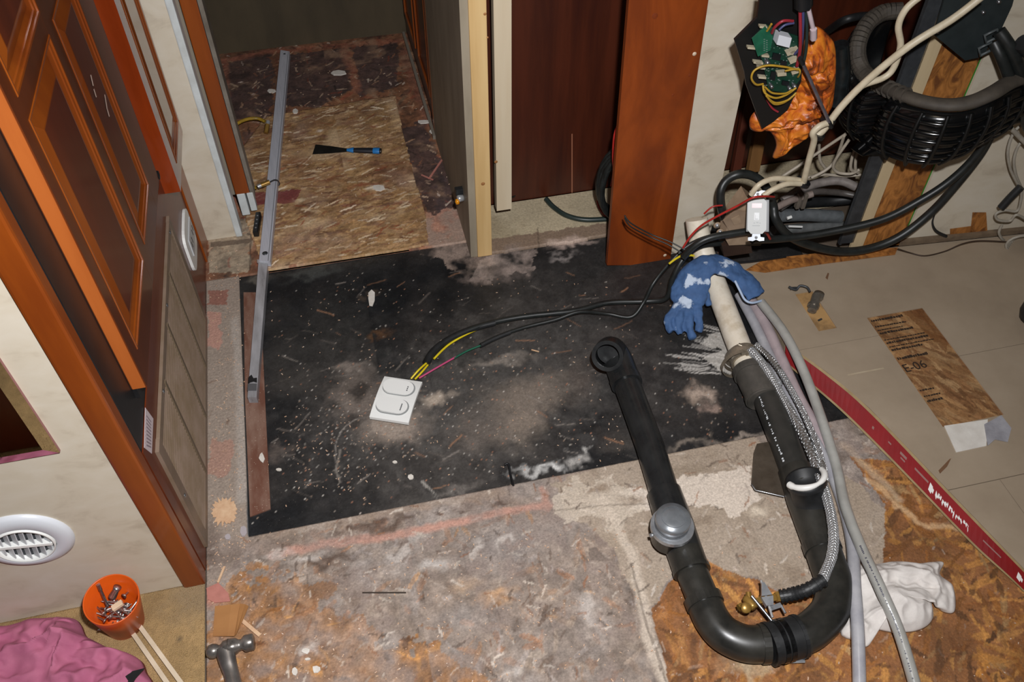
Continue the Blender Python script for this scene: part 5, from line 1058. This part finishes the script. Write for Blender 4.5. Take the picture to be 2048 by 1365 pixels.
obj('toggle', MB().prism([G(x, y, .0055) for x, y in [(1509, 426), (1518, 426), (1518, 440), (1509, 440)]], N_*.001).prism([G(x, y, .006) for x, y in [(1511, 430), (1516, 430), (1516, 438), (1511, 438)]], N_*.006), mat('toggle_grey', 'c4c6c6', None, 10, .4), sd)
mk = MB()
for x, y, w_ in ((1508, 445, 3), (1513, 444, 4), (1519, 445, 2), (1506, 450, 14)): mk.prism([G(x, y, .0061), G(x+w_, y, .0061), G(x+w_, y+1.3, .0061), G(x, y+1.3, .0061)], N_*.0001)
obj('device_print', mk, mat('faint_print', '9fa2a2', None, 10, .5), sd, kind='stuff')
for s_ in (-1, 1):
    y0_ = 432+s_*36; m1 = MB(); yk = [(1507, y0_-s_*4), (1521, y0_-s_*4), (1522, y0_+s_*4), (1529, y0_+s_*5), (1529, y0_+s_*11), (1520, y0_+s_*12), (1514, y0_+s_*9), (1508, y0_+s_*12), (1499, y0_+s_*11), (1499, y0_+s_*5), (1506, y0_+s_*4)]
    m1.prism([G(x, y, .001) for x, y in yk], N_*.0012); yo = obj('mounting_ear', m1, mat('ear_zinc', '8c8f94', '7b7e83', 60, .4, metal=.4), sd)
    obj('ear_hole', MB().lathe([(0, .0004), (.003, .0002)], G(1514, y0_+s_*5, .0023), N_, 12), black_pl, yo)
def wire(name, pts_, r_, m, label, cat='cable', n=10):
    """points are (column, row, metres in front of the right wall)"""
    return hose(name, [PW(*q_) for q_ in pts_], r_, m, label, cat, n)
wire('heavy_cable', [(2004, 222, .07), (1984, 262, .07), (1948, 316, .07), (1900, 362, .07), (1842, 400, .07), (1762, 440, .07), (1650, 466, .06), (1560, 478, .06), (1505, 480, .08)], .0082, cabm, 'upper of two heavy black cables sweeping down the right wall', 'cable', 14)
wire('heavy_cable', [(1992, 250, .05), (1962, 306, .045), (1912, 370, .045), (1862, 425, .045), (1800, 473, .05), (1740, 497, .05), (1680, 503, .05), (1620, 491, .05), (1578, 472, .05), (1552, 440, .05), (1546, 410, .03), (1530, 372, .02), (1505, 352, .01), (1476, 349, .01), (1452, 362, .01), (1441, 385, .02), (1443, 418, .03), (1450, 440, .02)], .0092, cabm, 'lower heavy black cable that loops behind the white switch device', 'cable', 14)
wire('black_branch_cable', [(1500, 462, .09), (1460, 468, .09), (1420, 476, .09), (1392, 490, .09), (1366, 515, .09)], .0072, cabm, 'short black cable from the switch device towards the glove', 'cable', 12)
wire('red_wire', [(1548, 394, .11), (1530, 393, .13), (1505, 396, .135), (1475, 412, .12), (1440, 430, .11), (1405, 450, .10), (1382, 472, .10), (1366, 496, .10)], .0022, red, 'bright red wire across the top of the white switch device', 'wire', 8)
wire('red_wire', [(1445, 411, .06), (1425, 414, .06), (1408, 428, .06)], .0018, red, 'short red wire left of the tan transformer', 'wire', 8)
wire('red_wire', [(1526, 462, .10), (1534, 468, .09), (1540, 478, .08)], .0028, red, 'red wire end below the white switch device', 'wire', 8)
wire('thin_black_wire', [(1249, 431, .04), (1262, 447, .05), (1300, 468, .06), (1340, 484, .08), (1370, 500, .10)], .0016, cabm, 'upper of two thin black wires in front of the cherry board', 'wire', 6)
wire('thin_black_wire', [(1249, 436, .04), (1262, 454, .05), (1300, 474, .06), (1335, 489, .08), (1362, 505, .10)], .0016, cabm, 'lower of two thin black wires in front of the cherry board', 'wire', 6)
wire('cream_cable', [(1965, -8, .12), (1905, 38, .12), (1830, 84, .12), (1770, 130, .11), (1718, 176, .10), (1684, 212, .10), (1662, 240, .10), (1645, 262, .10), (1632, 272, .10)], .0066, cream_wire, 'cream cable running straight up to the top right corner', 'cable', 12)
wire('cream_cable', [(1842, -8, .10), (1812, 18, .10), (1797, 52, .10), (1801, 92, .10), (1787, 136, .10), (1766, 156, .10), (1724, 172, .10), (1694, 200, .09), (1668, 232, .09), (1650, 258, .09), (1634, 272, .095)], .0058, cream_wire, 'cream cable kinked in front of the black ducting', 'cable', 12)
wire('cream_cable', [(1662, 244, .11), (1640, 252, .115), (1626, 266, .115), (1628, 282, .11), (1618, 320, .10), (1609, 358, .09), (1606, 372, .07)], .0062, cream_wire, 'cream cable dropping from the black tie to the junction', 'cable', 12)
wire('cream_cable', [(1606, 362, .08), (1580, 358, .09), (1545, 358, .10), (1518, 370, .11), (1502, 390, .11)], .0055, cream_wire, 'upper cream cable bending into the top of the white switch device', 'cable', 12)
wire('cream_cable', [(1606, 368, .09), (1575, 368, .10), (1548, 378, .11), (1526, 392, .115)], .0055, cream_wire, 'lower cream cable bending into the top of the white switch device', 'cable', 12)
for i, (x, y) in enumerate(((1634, 270), (1656, 240), (1606, 366))):
    c = PW(x, y, .10 if i < 2 else .085); d = PW(x-8, y+12, .10)-PW(x, y, .10); one('cable_tie', MB().ring(c, d, .008, .0145, .008, 16).box((-.003, .010, -.003), (.003, .020, .003), Matrix.Translation(c)), black_pl, ['black cable tie where the cream cables meet', 'black tape band at the lower end of the slim rod', 'black cable tie at the cream cable junction'][i], 'cable tie')
slim = thing('slim_rod', 'slim steel rod with black ends across the orange bag', 'rod', PW(1650, 226, .11)); a_, b_ = PW(1606, 128, .13), PW(1658, 244, .115)
obj('shaft', MB().tube([a_, b_], .0032, 10), mat('shaft_steel', '8b8790', '6f6b75', 40, .3, metal=.7), slim)
obj('black_end', MB().tube([b_, b_+(b_-a_)*.10], .0042, 10), black_pl, slim); obj('black_end', MB().tube([a_-(b_-a_)*.10, a_], .0042, 10), black_pl, slim)
# tan transformer on its feet
tm = thing('tan_transformer', 'tan box with embossed lid and screw feet behind the switch device', 'transformer', PW(1470, 440, .03))
bx0 = [(1438, 452), (1452, 412), (1482, 372), (1506, 392), (1512, 452), (1490, 468), (1448, 470)]
obj('box_body', MB().prism([PW(x, y, .025) for x, y in bx0], RWN*.035), tan_pl, tm)
obj('box_lid', MB().prism([PW(x, y, .0615) for x, y in [(1446, 440), (1470, 420), (1492, 422), (1500, 445), (1486, 462), (1458, 462)]], RWN*.003), mat('tan_lid', '96806a', '87725e', 30, .5), tm)
obj('lid_emboss', MB().prism([PW(x, y, .065) for x, y in [(1462, 438), (1478, 430), (1482, 444), (1468, 450)]], RWN*.002), tan_pl, tm)
for x, y in ((1434, 450), (1440, 463)):
    obj('mounting_foot', MB().lathe([(0, 0), (.008, 0), (.008, .003), (0, .003)], PW(x, y, .058), RWN, 14), tan_pl, tm); obj('foot_screw', MB().lathe([(0, .005), (.0035, .004), (.004, 0)], PW(x, y, .061), RWN, 10), chrome, tm)
jb = one('brown_junction_box', MB().prism([PW(x, y, .02) for x, y in [(1436, 474), (1492, 466), (1496, 488), (1440, 496)]], RWN*.03, ), mat('dark_brown_box', '2e201a', '3a2920', 30, .5), 'dark brown box with brass bolts under the switch device', 'box')
for x in (1458, 1466, 1475): obj('brass_bolt', MB().lathe([(0, .003), (.003, .002), (.0035, 0)], PW(x, 483-(x-1458)*.15, .0505), RWN, 10), brass, jb)
one('black_rod', MB().tube([P(1452, 528, ZT+.012), P(1500, 524, ZT+.012), P(1572, 514, ZT+.012)], .0022, 8), black_pl, 'thin black rod along the back edge of the tiles', 'rod')
# ------------------------------------------------------------------ inside the opening
def yw(name, pts_, r_, m, label, cat='cable', n=10):
    """points are (column, row, depth in the room)"""
    return hose(name, [PY(*q_) for q_ in pts_], r_, m, label, cat, n)
yw('grey_conduit', [(1566, 402, 1.44), (1600, 380, 1.45), (1640, 366, 1.46), (1680, 362, 1.45), (1712, 374, 1.43)], .0105, mat('conduit_grey', '8d857f', '776f6a', 60, .4, coat=.3), 'thick grey conduit arching inside the opening, the upper one')
yw('grey_conduit', [(1560, 418, 1.42), (1590, 398, 1.43), (1630, 384, 1.44), (1680, 386, 1.44), (1714, 392, 1.42)], .0075, mat('conduit_dark', '57514d', '494440', 60, .4), 'darker grey conduit just below the upper arched one')
yw('grey_drain_tube', [(1556, 432, 1.44), (1610, 430, 1.45), (1680, 434, 1.45)], .0155, mat('tube_grey', '6c7072', '5b5f61', 60, .45), 'straight grey tube low inside the opening', 'pipe', 16)
yw('grey_drain_tube', [(1545, 462, 1.43), (1610, 456, 1.44), (1690, 452, 1.44)], .0115, mat('tube_grey2', '5a5c5c', '6d6f6e', 60, .5), 'second grey tube resting in front of the straight one on the cavity floor', 'pipe', 14)
yw('black_inner_cable', [(1560, 410, 1.50), (1610, 405, 1.50), (1660, 402, 1.50), (1712, 396, 1.48)], .014, black_rb, 'fat black cable crossing the dark back of the opening', 'cable', 12)
for k, (pts_, lab_) in enumerate([([(1692, 268, 1.42), (1650, 296, 1.44), (1600, 330, 1.45), (1560, 356, 1.45)], 'cream wire slanting from the ducting to the junction'), ([(1688, 272, 1.42), (1672, 318, 1.44), (1652, 340, 1.44), (1622, 356, 1.44)], 'cream wire curving under the slanting one'),
        ([(1698, 280, 1.42), (1668, 326, 1.43), (1674, 344, 1.43), (1700, 348, 1.42), (1718, 340, 1.42)], 'cream wire hooked beside the metal channel'), ([(1714, 290, 1.42), (1704, 316, 1.42), (1702, 338, 1.42), (1712, 344, 1.42)], 'left wire of the short cream pair by the channel'), ([(1720, 288, 1.42), (1712, 316, 1.42), (1711, 338, 1.42), (1716, 346, 1.42)], 'right wire of the short cream pair by the channel'),
        ([(1638, 290, 1.46), (1640, 320, 1.46), (1650, 336, 1.46)], 'stub of grey wire behind the cream ones'), ([(1560, 362, 1.46), (1590, 362, 1.46), (1640, 350, 1.46), (1690, 352, 1.45), (1722, 350, 1.44)], 'flat run of cream wire above the conduits')]):
    yw('cream_wire', pts_, .0036, mat('dim_cream_wire', 'b8ad9c', 'a59a89', 60, .5), lab_, 'wire', 8)
yw('grey_cable_bundle', [(1545, 420, 1.40), (1575, 404, 1.41), (1600, 396, 1.42), (1625, 388, 1.42)], .0080, mat('dusty_cable', '8f8078', '7c6e66', 60, .6), 'dusty grey brown cable behind the switch device')
yw('white_stub', [(1574, 437, 1.41), (1583, 434, 1.41)], .004, white_pl, 'small white plug inside the opening, upper one', 'plug'); yw('white_stub', [(1578, 453, 1.405), (1604, 454, 1.405)], .0028, white_pl, 'small white plug strip lying below the upper plug', 'plug')
for k, x in enumerate((1597, 1608)): one('clamp_bar', MB().obox(PY(x, 402, 1.415), (0, 0, 1), (1, 0, 0), .020, .0045, .006, bev=.001), mat('bar_grey', '6f665c', '5d554c', 40, .5), ['left grey clamp bar across the conduits', 'right grey clamp bar across the conduits'][k], 'clamp')
# coil and cords behind the cherry board
c = PY(1240, 366, 1.52); m1 = MB(); rr = np.random.default_rng(9); ring_ = []
for k in range(200):
    t = 2*math.pi*k/22; s_ = 1-.05*math.sin(k*.21); ring_.append(c+Vector((.047*s_*math.cos(t), .012*math.sin(k*.37), .088*s_*math.sin(t))))
one('black_cord_coil', MB().tube(ring_, .0062, 8), cabm, 'coil of black cord half hidden behind the cherry board', 'cord')
yw('red_wire', [(1240, 240, 1.47), (1229, 270, 1.46), (1226, 310, 1.46), (1227, 345, 1.47), (1222, 372, 1.50)], .0024, red, 'red wire running down beside the left edge of the cherry board', 'wire', 8)
hose('red_wire', pp([(1194, 402, .02), (1200, 420, .014), (1212, 434, .012), (1226, 444, .012)]), .0022, red, 'red wire curving along the underside of the black cord coil', 'wire', 8)
hose('floor_cable', pp([(1092, 398, .016), (1108, 415, .012), (1135, 432, .011), (1175, 440, .011), (1240, 436, .011)]), .0062, mat('greenish_cord', '1f2b28', '2a3531', 40, .4), 'dark greenish cord lying on the pale vinyl strip', 'cord')
hose('stiff_wire', pp([(1002, 412, .01), (1016, 398, .03), (1030, 392, .05)]), .0016, cabm, 'stiff dark wire poking from beneath the furring strip', 'wire', 6)
# ------------------------------------------------------------------ circuit board on its black panel
PL = lambda x, y, o=.10: PW(x, y, o)
cb_ = thing('control_board', 'green circuit board on a black panel with yellow wire loops', 'circuit board', PL(1530, 120, .08))
obj('black_panel', MB().prism([PL(x, y, .085) for x, y in [(1519, -20), (1512, 32), (1467, 77), (1487, 142), (1490, 165), (1522, 254), (1545, 240), (1574, 215), (1600, 160), (1612, -20)]], RWN*.006), mat('panel_black', '101010', None, 10, .45), cb_)
pcb = obj('circuit_panel', MB().prism([PL(x, y, .097) for x, y in [(1504, 76), (1530, 47), (1560, 60), (1598, 72), (1594, 130), (1600, 156), (1578, 186), (1536, 178), (1524, 120), (1512, 98)]], RWN*.003), mat('pcb_green', '143a2c', '0d2c20', 60, .35), cb_)
obj('small_board', MB().prism([PL(x, y, .108) for x, y in [(1503, 76), (1530, 52), (1545, 72), (1540, 100), (1515, 112)]], RWN*.002), mat('pcb_bright', '1d5a42', '164a36', 60, .35), pcb)
def comp(x, y, w_, h_, d_, m, nm='component', a_=0):
    ca, sa = math.cos(a_), math.sin(a_); q_ = [(x+u*w_*ca-v*h_*sa, y+u*w_*sa+v*h_*ca) for u, v in ((-.5, -.5), (.5, -.5), (.5, .5), (-.5, .5))]
    return obj(nm, MB().prism([PL(a, b, .100) for a, b in q_], RWN*d_), m, pcb)
bei = mat('connector_beige', 'b3a991', 'a0967f', 60, .5); chip = mat('chip_black', '14171a', None, 10, .35)
comp(1561, 72, 26, 20, .018, mat('relay_white', 'c9cbd0', None, 10, .35), 'relay', .25)
for x, y, a_ in ((1578, 100, -.4), (1584, 116, -.4), (1588, 138, -.3), (1560, 143, -.1), (1586, 98, -.4)): comp(x, y, 18, 7, .010, bei, 'connector', a_)
for x, y in ((1500, 92), (1516, 122), (1520, 132), (1522, 151), (1512, 121), (1528, 108), (1524, 50)): comp(x, y, 15, 4, .008, bei, 'connector', .1)
for x, y, w_, h_ in ((1552, 112, 16, 12), (1566, 125, 12, 9), (1545, 150, 10, 16), (1570, 165, 14, 8), (1532, 90, 8, 6)): comp(x, y, w_, h_, .004, chip, 'chip', .2)
for x, y, r_ in ((1532, 121, .004), (1586, 168, .0035), (1576, 172, .003), (1540, 168, .003)): obj('capacitor', MB().lathe([(0, .012), (r_, .012), (r_, 0)], PL(x, y, .100), RWN, 12), steel, pcb)
tk = MB(); rr = np.random.default_rng(19)
for k in range(70):
    x, y = rr.uniform(1526, 1590), rr.uniform(80, 172); a_, b_, c_, d_ = PL(x, y, .1001), PL(x+rr.uniform(1, 4), y, .1001), PL(x+2, y+1.2, .1001), PL(x, y+1.2, .1001); tk.prism([a_, b_, c_, d_], RWN*.001)
for k in range(12): x, y = 1527+k % 2*5, 78+k*2.2; tk.prism([PL(x, y, .1101), PL(x+3, y, .1101), PL(x+3, y+1.2, .1101), PL(x, y+1.2, .1101)], RWN*.0006)
obj('solder_points', tk, mat('solder', '7f8f88', None, 10, .3, metal=.3), pcb, kind='stuff')
def cw(pts_, r_, m, nm): obj(nm, MB().tube(cr([PL(*q_) for q_ in pts_], 8), r_, 6), m, cb_)
yl2 = mat('amber_wire', 'b38f2e', '9c7a22', 60, .45)
cw([(1596, 140, .115), (1570, 134, .12), (1535, 131, .12), (1510, 140, .12), (1503, 156, .12), (1512, 169, .115), (1526, 168, .11)], .0020, yl2, 'yellow_loop_wire')
cw([(1526, 170, .12), (1530, 186, .125), (1550, 196, .125), (1572, 190, .12), (1592, 176, .115)], .0020, yl2, 'yellow_loop_wire')
cw([(1528, 178, .12), (1536, 196, .125), (1552, 206, .125), (1576, 200, .12), (1592, 186, .115)], .0020, yl2, 'yellow_loop_wire')
cw([(1530, 174, .13), (1545, 186, .13), (1570, 187, .125), (1584, 180, .12)], .0018, yl2, 'yellow_loop_wire')
cw([(1533, 192, .13), (1548, 208, .125), (1568, 205, .12), (1586, 192, .12)], .0018, yl2, 'yellow_loop_wire')
cw([(1596, 154, .11), (1600, 146, .12), (1596, 138, .12), (1570, 142, .12)], .0018, yl2, 'yellow_loop_wire')
cw([(1600, 14, .13), (1601, 60, .13), (1600, 100, .12), (1594, 132, .11)], .0030, mat('dull_red_wire', '8c2630', None, 10, .4), 'red_lead')
cw([(1606, 14, .13), (1606, 50, .13), (1602, 90, .12), (1590, 108, .11)], .0026, mat('dull_blue_wire', '3c3f66', None, 10, .4), 'blue_lead')
cw([(1611, 14, .125), (1614, 60, .12), (1612, 100, .115), (1606, 130, .11)], .0028, mat('dull_dark_wire', '23302e', None, 10, .4), 'dark_lead')
cw([(1616, 14, .13), (1622, 40, .13), (1628, 66, .125)], .0040, mat('pale_pink_wire', 'b9a8ac', None, 10, .4), 'pale_lead'); cw([(1627, 58, .13), (1627, 78, .125)], .0060, mat('pale_pink_wire', 'b9a8ac'), 'lead_plug')
cw([(1586, 42, .12), (1566, 42, .125), (1550, 54, .12), (1544, 66, .11)], .0026, mat('dull_red_wire', '8c2630'), 'red_lead'); cw([(1588, 46, .12), (1570, 50, .12), (1558, 60, .12)], .0022, mat('dull_blue_wire', '3c3f66'), 'blue_lead')
cw([(1543, 48, .12), (1538, 56, .115), (1534, 62, .11)], .0020, yl2, 'yellow_lead'); cw([(1534, 200, .10), (1544, 216, .10), (1556, 224, .10)], .0020, mat('dull_red_wire', '8c2630'), 'red_lead')
cw([(1607, -30, .13), (1607, 14, .13)], .0150, black_pl, 'black_sheath')
cloth('orange_bag', [PW(x, y, .055) for x, y in [(1626, 54), (1659, 72), (1670, 102), (1668, 175), (1662, 212), (1644, 234), (1615, 271), (1580, 296), (1546, 314), (1552, 287), (1542, 264), (1524, 256), (1502, 258), (1499, 238), (1512, 222), (1540, 234), (1566, 205), (1585, 160), (1596, 110)]], .030,
      mat('orange_film', 'cf7823', '5e2c14', 15, .42, lo=.44, hi=.62, detail=8, dist=2.2, third='b3561b', bump=.5, bscale=50), 'crumpled orange plastic bag behind the circuit board', 'bag', seed=31, fold=.95, fs=34, up=RWN, base=.002, rings=56, nang=300)  # dark brown blotches put the shade of the creases into the colour
# ------------------------------------------------------------------ fat ribbed ducting
dk = thing('ribbed_ducting', 'fat black ribbed ducting with a grey ridged rim curving out of the opening', 'duct', PW(1850, 260, .05))
rim = [(1800, 22, 1.46), (1765, 26, 1.47), (1735, 48, 1.46), (1718, 82, 1.44), (1716, 115, 1.42), (1728, 146, 1.39), (1758, 168, 1.34), (1800, 188, 1.27), (1850, 204, 1.22), (1900, 210, 1.19), (1945, 203, 1.18), (1985, 186, 1.18), (2020, 165, 1.20), (2060, 150, 1.22)]
rp_ = cr([PY(*q_) for q_ in rim], 8)
rimm = mat('grey_rim', '4d463d', '3f3932', 40, .7)
m1 = MB().tube(rp_, .0155, 12, flat=.7, up=(0, 0, 1)); obj('rim_band', m1, rimm, dk)
for i in range(0, len(rp_)-1, 2):
    if i > 58: break
    a_ = rp_[i]; d = (rp_[i+1]-rp_[i]).normalized(); obj('rim_ridge', MB().ring(a_, d, .012, .0168, .0075 if i < 50 else .003, 14), rimm, dk)
drop = .138; m1 = MB(); n_ = len(rp_); rows_ = 9; vs = []; ctr = sum(rp_, Vector((0, 0, 0)))/n_
prof_ = [(0.0, .012), (.12, .020), (.3, .024), (.5, .022), (.7, .014), (.9, -.004), (1, -.02)]
def skirt(i, t):
    d = (rp_[min(i+1, n_-1)]-rp_[max(i-1, 0)]).normalized(); out = d.cross(Vector((0, 0, 1))).normalized()
    if out.dot(rp_[i]-ctr) < 0 and i < n_*.5: out = -out
    if out.y > 0 and i >= n_*.45: out = -out
    o_ = np.interp(t, [q_[0] for q_ in prof_], [q_[1] for q_ in prof_]); return rp_[i]+out*float(o_)+Vector((0, 0, -.008-drop*t))
for i in range(n_):
    for j in range(rows_): vs.append(skirt(i, j/(rows_-1))*1)
m1.add(vs, [(i*rows_+j, (i+1)*rows_+j, (i+1)*rows_+j+1, i*rows_+j+1) for i in range(n_-1) for j in range(rows_-1)], True)
gb = mat('gloss_black', '08090a', '0d0e0f', 40, .16, spec=.6)
sk = obj('black_sleeve', m1, gb, dk); md = sk.modifiers.new('t', 'SOLIDIFY'); md.thickness = .003
for j in range(1, 7):
    pts_ = [skirt(i, j/7+.02) for i in range(12, n_)]; obj('lengthwise_rib', MB().tube(pts_, .0048, 8, flat=1.3), gb, dk)
for i in range(16, n_, 7): obj('cross_strap', MB().tube([skirt(i, t)+(skirt(i, t)-ctr).normalized()*.003 for t in np.linspace(.03, .95, 8)], .0085, 8, flat=.5), mat('strap_black', '0b0c0c', None, 10, .45), dk)
# rear loop of the ducting inside
yw('black_inner_hose', [(1640, 75, 1.683), (1664, 56, 1.62), (1690, 40, 1.56), (1725, 32, 1.56), (1760, 34, 1.56)], .0085, black_rb, 'black hose leading from behind the orange bag to the ducting', 'hose', 12)
wire('dark_side_panel', [(1680, 90, .0), (1684, 150, .0), (1676, 210, .01)], .016, mat('dark_glossy', '1c2224', '101314', 60, .25), 'dark glossy tube between the orange bag and the ducting', 'pipe', 14)
# grey plate with cable clamps
gp = thing('grey_mounting_plate', 'dark grey angled mounting plate with two cable clamps in the upper right', 'plate', PW(1930, 60, .03))
obj('plate', MB().prism([PW(x, y, .035) for x, y in [(1892, -20), (1866, 68), (1928, 119), (1960, 112), (1996, 66), (2022, 10), (2030, -20)]], RWN*.004), mat('plate_grey', '343b3c', '2c3334', 30, .45, metal=.3), gp)
for x, y in ((1875, 62), (1966, 24), (1997, 3)): obj('plate_bolt', MB().lathe([(0, .005), (.0035, .004), (.004, 0)], PW(x, y, .039), RWN, 10), steel, gp)
for x, y in ((1983, 72), (1971, 98)):
    cc = PW(x, y, .055); u_ = RWD; v_ = Vector((0, 0, 1)); m1 = MB()
    q_ = [(-.011, -.009), (.011, -.009), (.011, .009), (-.011, .009)]; R3 = lambda a, b: (RWD*(a*.85-b*.5)+Vector((0, 0, 1))*(a*.5+b*.85))
    pts_ = [cc+R3(a, b) for a, b in q_]; m1.tube(pts_+[pts_[0], pts_[1]], .003, 6); obj('clamp_frame', m1, mat('clamp_grey', '4b5051', None, 10, .4), gp)
wire('upper_right_cable', [(1988, 84, .06), (2004, 118, .08), (2024, 170, .09), (2048, 232, .09), (2075, 300, .09)], .0105, cabm, 'left one of the two black cables leaving the grey plate clamps', 'cable', 12)
wire('upper_right_cable', [(1998, 62, .06), (2022, 98, .08), (2044, 150, .09), (2072, 222, .09)], .0115, cabm, 'right one of the two black cables leaving the grey plate clamps', 'cable', 12)
wire('black_grip', [(2046, 84, .09), (2060, 100, .09)], .016, black_rb, 'black rounded grip at the right edge of the picture', 'grip', 14)
# white wire coils at the right edge
ww = mat('pale_wire', 'aaa396', '989184', 60, .5)
wire('pale_cord', [(1994, 222, .05), (2012, 246, .05), (2035, 270, .05), (2070, 305, .05)], .0050, ww, 'thick pale cord slanting off the right edge', 'cord')
wire('pale_cord', [(2060, 240, .04), (2030, 262, .04), (2016, 300, .04), (2020, 335, .04), (2032, 362, .04), (2040, 374, .04)], .0030, ww, 'outer pale cord loop hanging at the right edge', 'cord')
wire('pale_cord', [(2060, 268, .03), (2038, 290, .03), (2028, 320, .03), (2032, 350, .03), (2042, 374, .03)], .0030, ww, 'inner pale cord loop hanging at the right edge', 'cord')
wire('pale_cord', [(2044, 376, .04), (2042, 400, .04), (2034, 422, .04), (2010, 421, .04), (1992, 428, .04), (1996, 440, .04), (2020, 442, .04), (2034, 430, .045), (2060, 445, .04)], .0030, ww, 'pale cord making a small flat loop low on the right wall', 'cord')
wire('black_plug', [(2042, 374, .05), (2020, 396, .05), (2002, 416, .05)], .0085, black_rb, 'black plug end where the pale cords meet', 'plug', 12)
wire('pale_cord', [(2004, 450, .03), (1998, 465, .03), (2004, 478, .03), (2012, 484, .02)], .0032, ww, 'short upright pale cord above the coiled bundle', 'cord')
m1 = MB()
for k in range(6):
    pts_ = [PW(2062+36*math.cos(t)*(1+.05*k)-k, 482+(10+k*2.2)*math.sin(t)+k*2, .03+.005*k) for t in np.linspace(0, 2*math.pi, 20)]; m1.tube(pts_, .0030, 8)
one('pale_cord_bundle', m1, ww, 'coiled bundle of pale cord on the sill at the right edge', 'cord')['kind'] = 'stuff'
hose('thin_cable', pp([(1796, 498, ZT+.02), (1820, 506, ZT+.006), (1850, 512, ZT+.004), (1890, 503, ZT+.006), (1925, 488, ZT+.02), (1960, 482, ZT+.02), (2016, 484, ZT+.02)]), .0016, mat('brown_cord', '3a2c22', None, 10, .5), 'thin brown cord snaking along the foot of the right wall', 'cord', 6)
hose('black_hook', [PW(*q_) for q_ in [(1870, 428, .004), (1865, 446, .006), (1872, 462, .01), (1892, 473, .008)]], [.0018], black_rb, 'x', 'hook') if False else one('black_hook', MB().tube(cr([PW(*q_) for q_ in [(1870, 428, .004), (1865, 446, .006), (1872, 462, .01), (1892, 473, .008)]], 6), list(np.linspace(.0012, .0042, 19)), 8), black_rb, 'small black curved hook low on the cream right wall', 'hook')
m1 = MB().lathe([(0, 0), (.030, .002), (.034, .02), (.030, .06), (.018, .075), (0, .078)], P(2068, 640, ZT), (0, .1, 1), 20); one('black_container', m1, black_rb, 'black rounded container standing on the tiles at the right edge', 'container')
one('brown_mark_flake', MB().prism([P(x, y, ZT) for x, y in [(1877, 942), (1898, 920), (1902, 918), (1894, 934), (1880, 948)]], (0, 0, .0015)), mat('rust_flake', '6e5038', None, 10, .7), 'dark brown flake lying on the tile near the red edge', 'debris')
one('brown_mark_flake', MB().prism([P(x, y, ZT) for x, y in [(1651, 556), (1655, 547), (1658, 548), (1655, 560)]], (0, 0, .0015)), mat('rust_flake', '6e5038'), 'dark brown flake on the tile above the valve', 'debris')

def group_repeats():
    import collections
    d = collections.defaultdict(list)
    for o in bpy.data.objects:
        if o.parent is None and o.get('category') and not o.get('group') and not o.get('kind'): d[o.name.split('.')[0]].append(o)
    words = {'splinter': 'wood splinters on the floor', 'plaster_chip': 'pale chips scattered on the floor', 'cream_cable': 'cream power cables in front of the opening', 'cream_wire': 'cream wires inside the opening', 'red_wire': 'thin red wires',
             'heavy_cable': 'heavy black cables on the right wall', 'pale_cord': 'pale cords at the right edge', 'wood_stick': 'wood sticks from the orange cup', 'flexible_connector': 'yellow coated connectors in the corridor',
             'cable_tie': 'black cable ties', 'yellow_wire': 'yellow wires at the switch plate', 'grey_conduit': 'grey conduits inside the opening', 'upper_right_cable': 'cables from the grey plate'}
    for k, v in d.items():
        if len(v) > 1:
            for o in v: o['group'] = words.get(k, k.replace('_', ' ')+'s')
group_repeats()
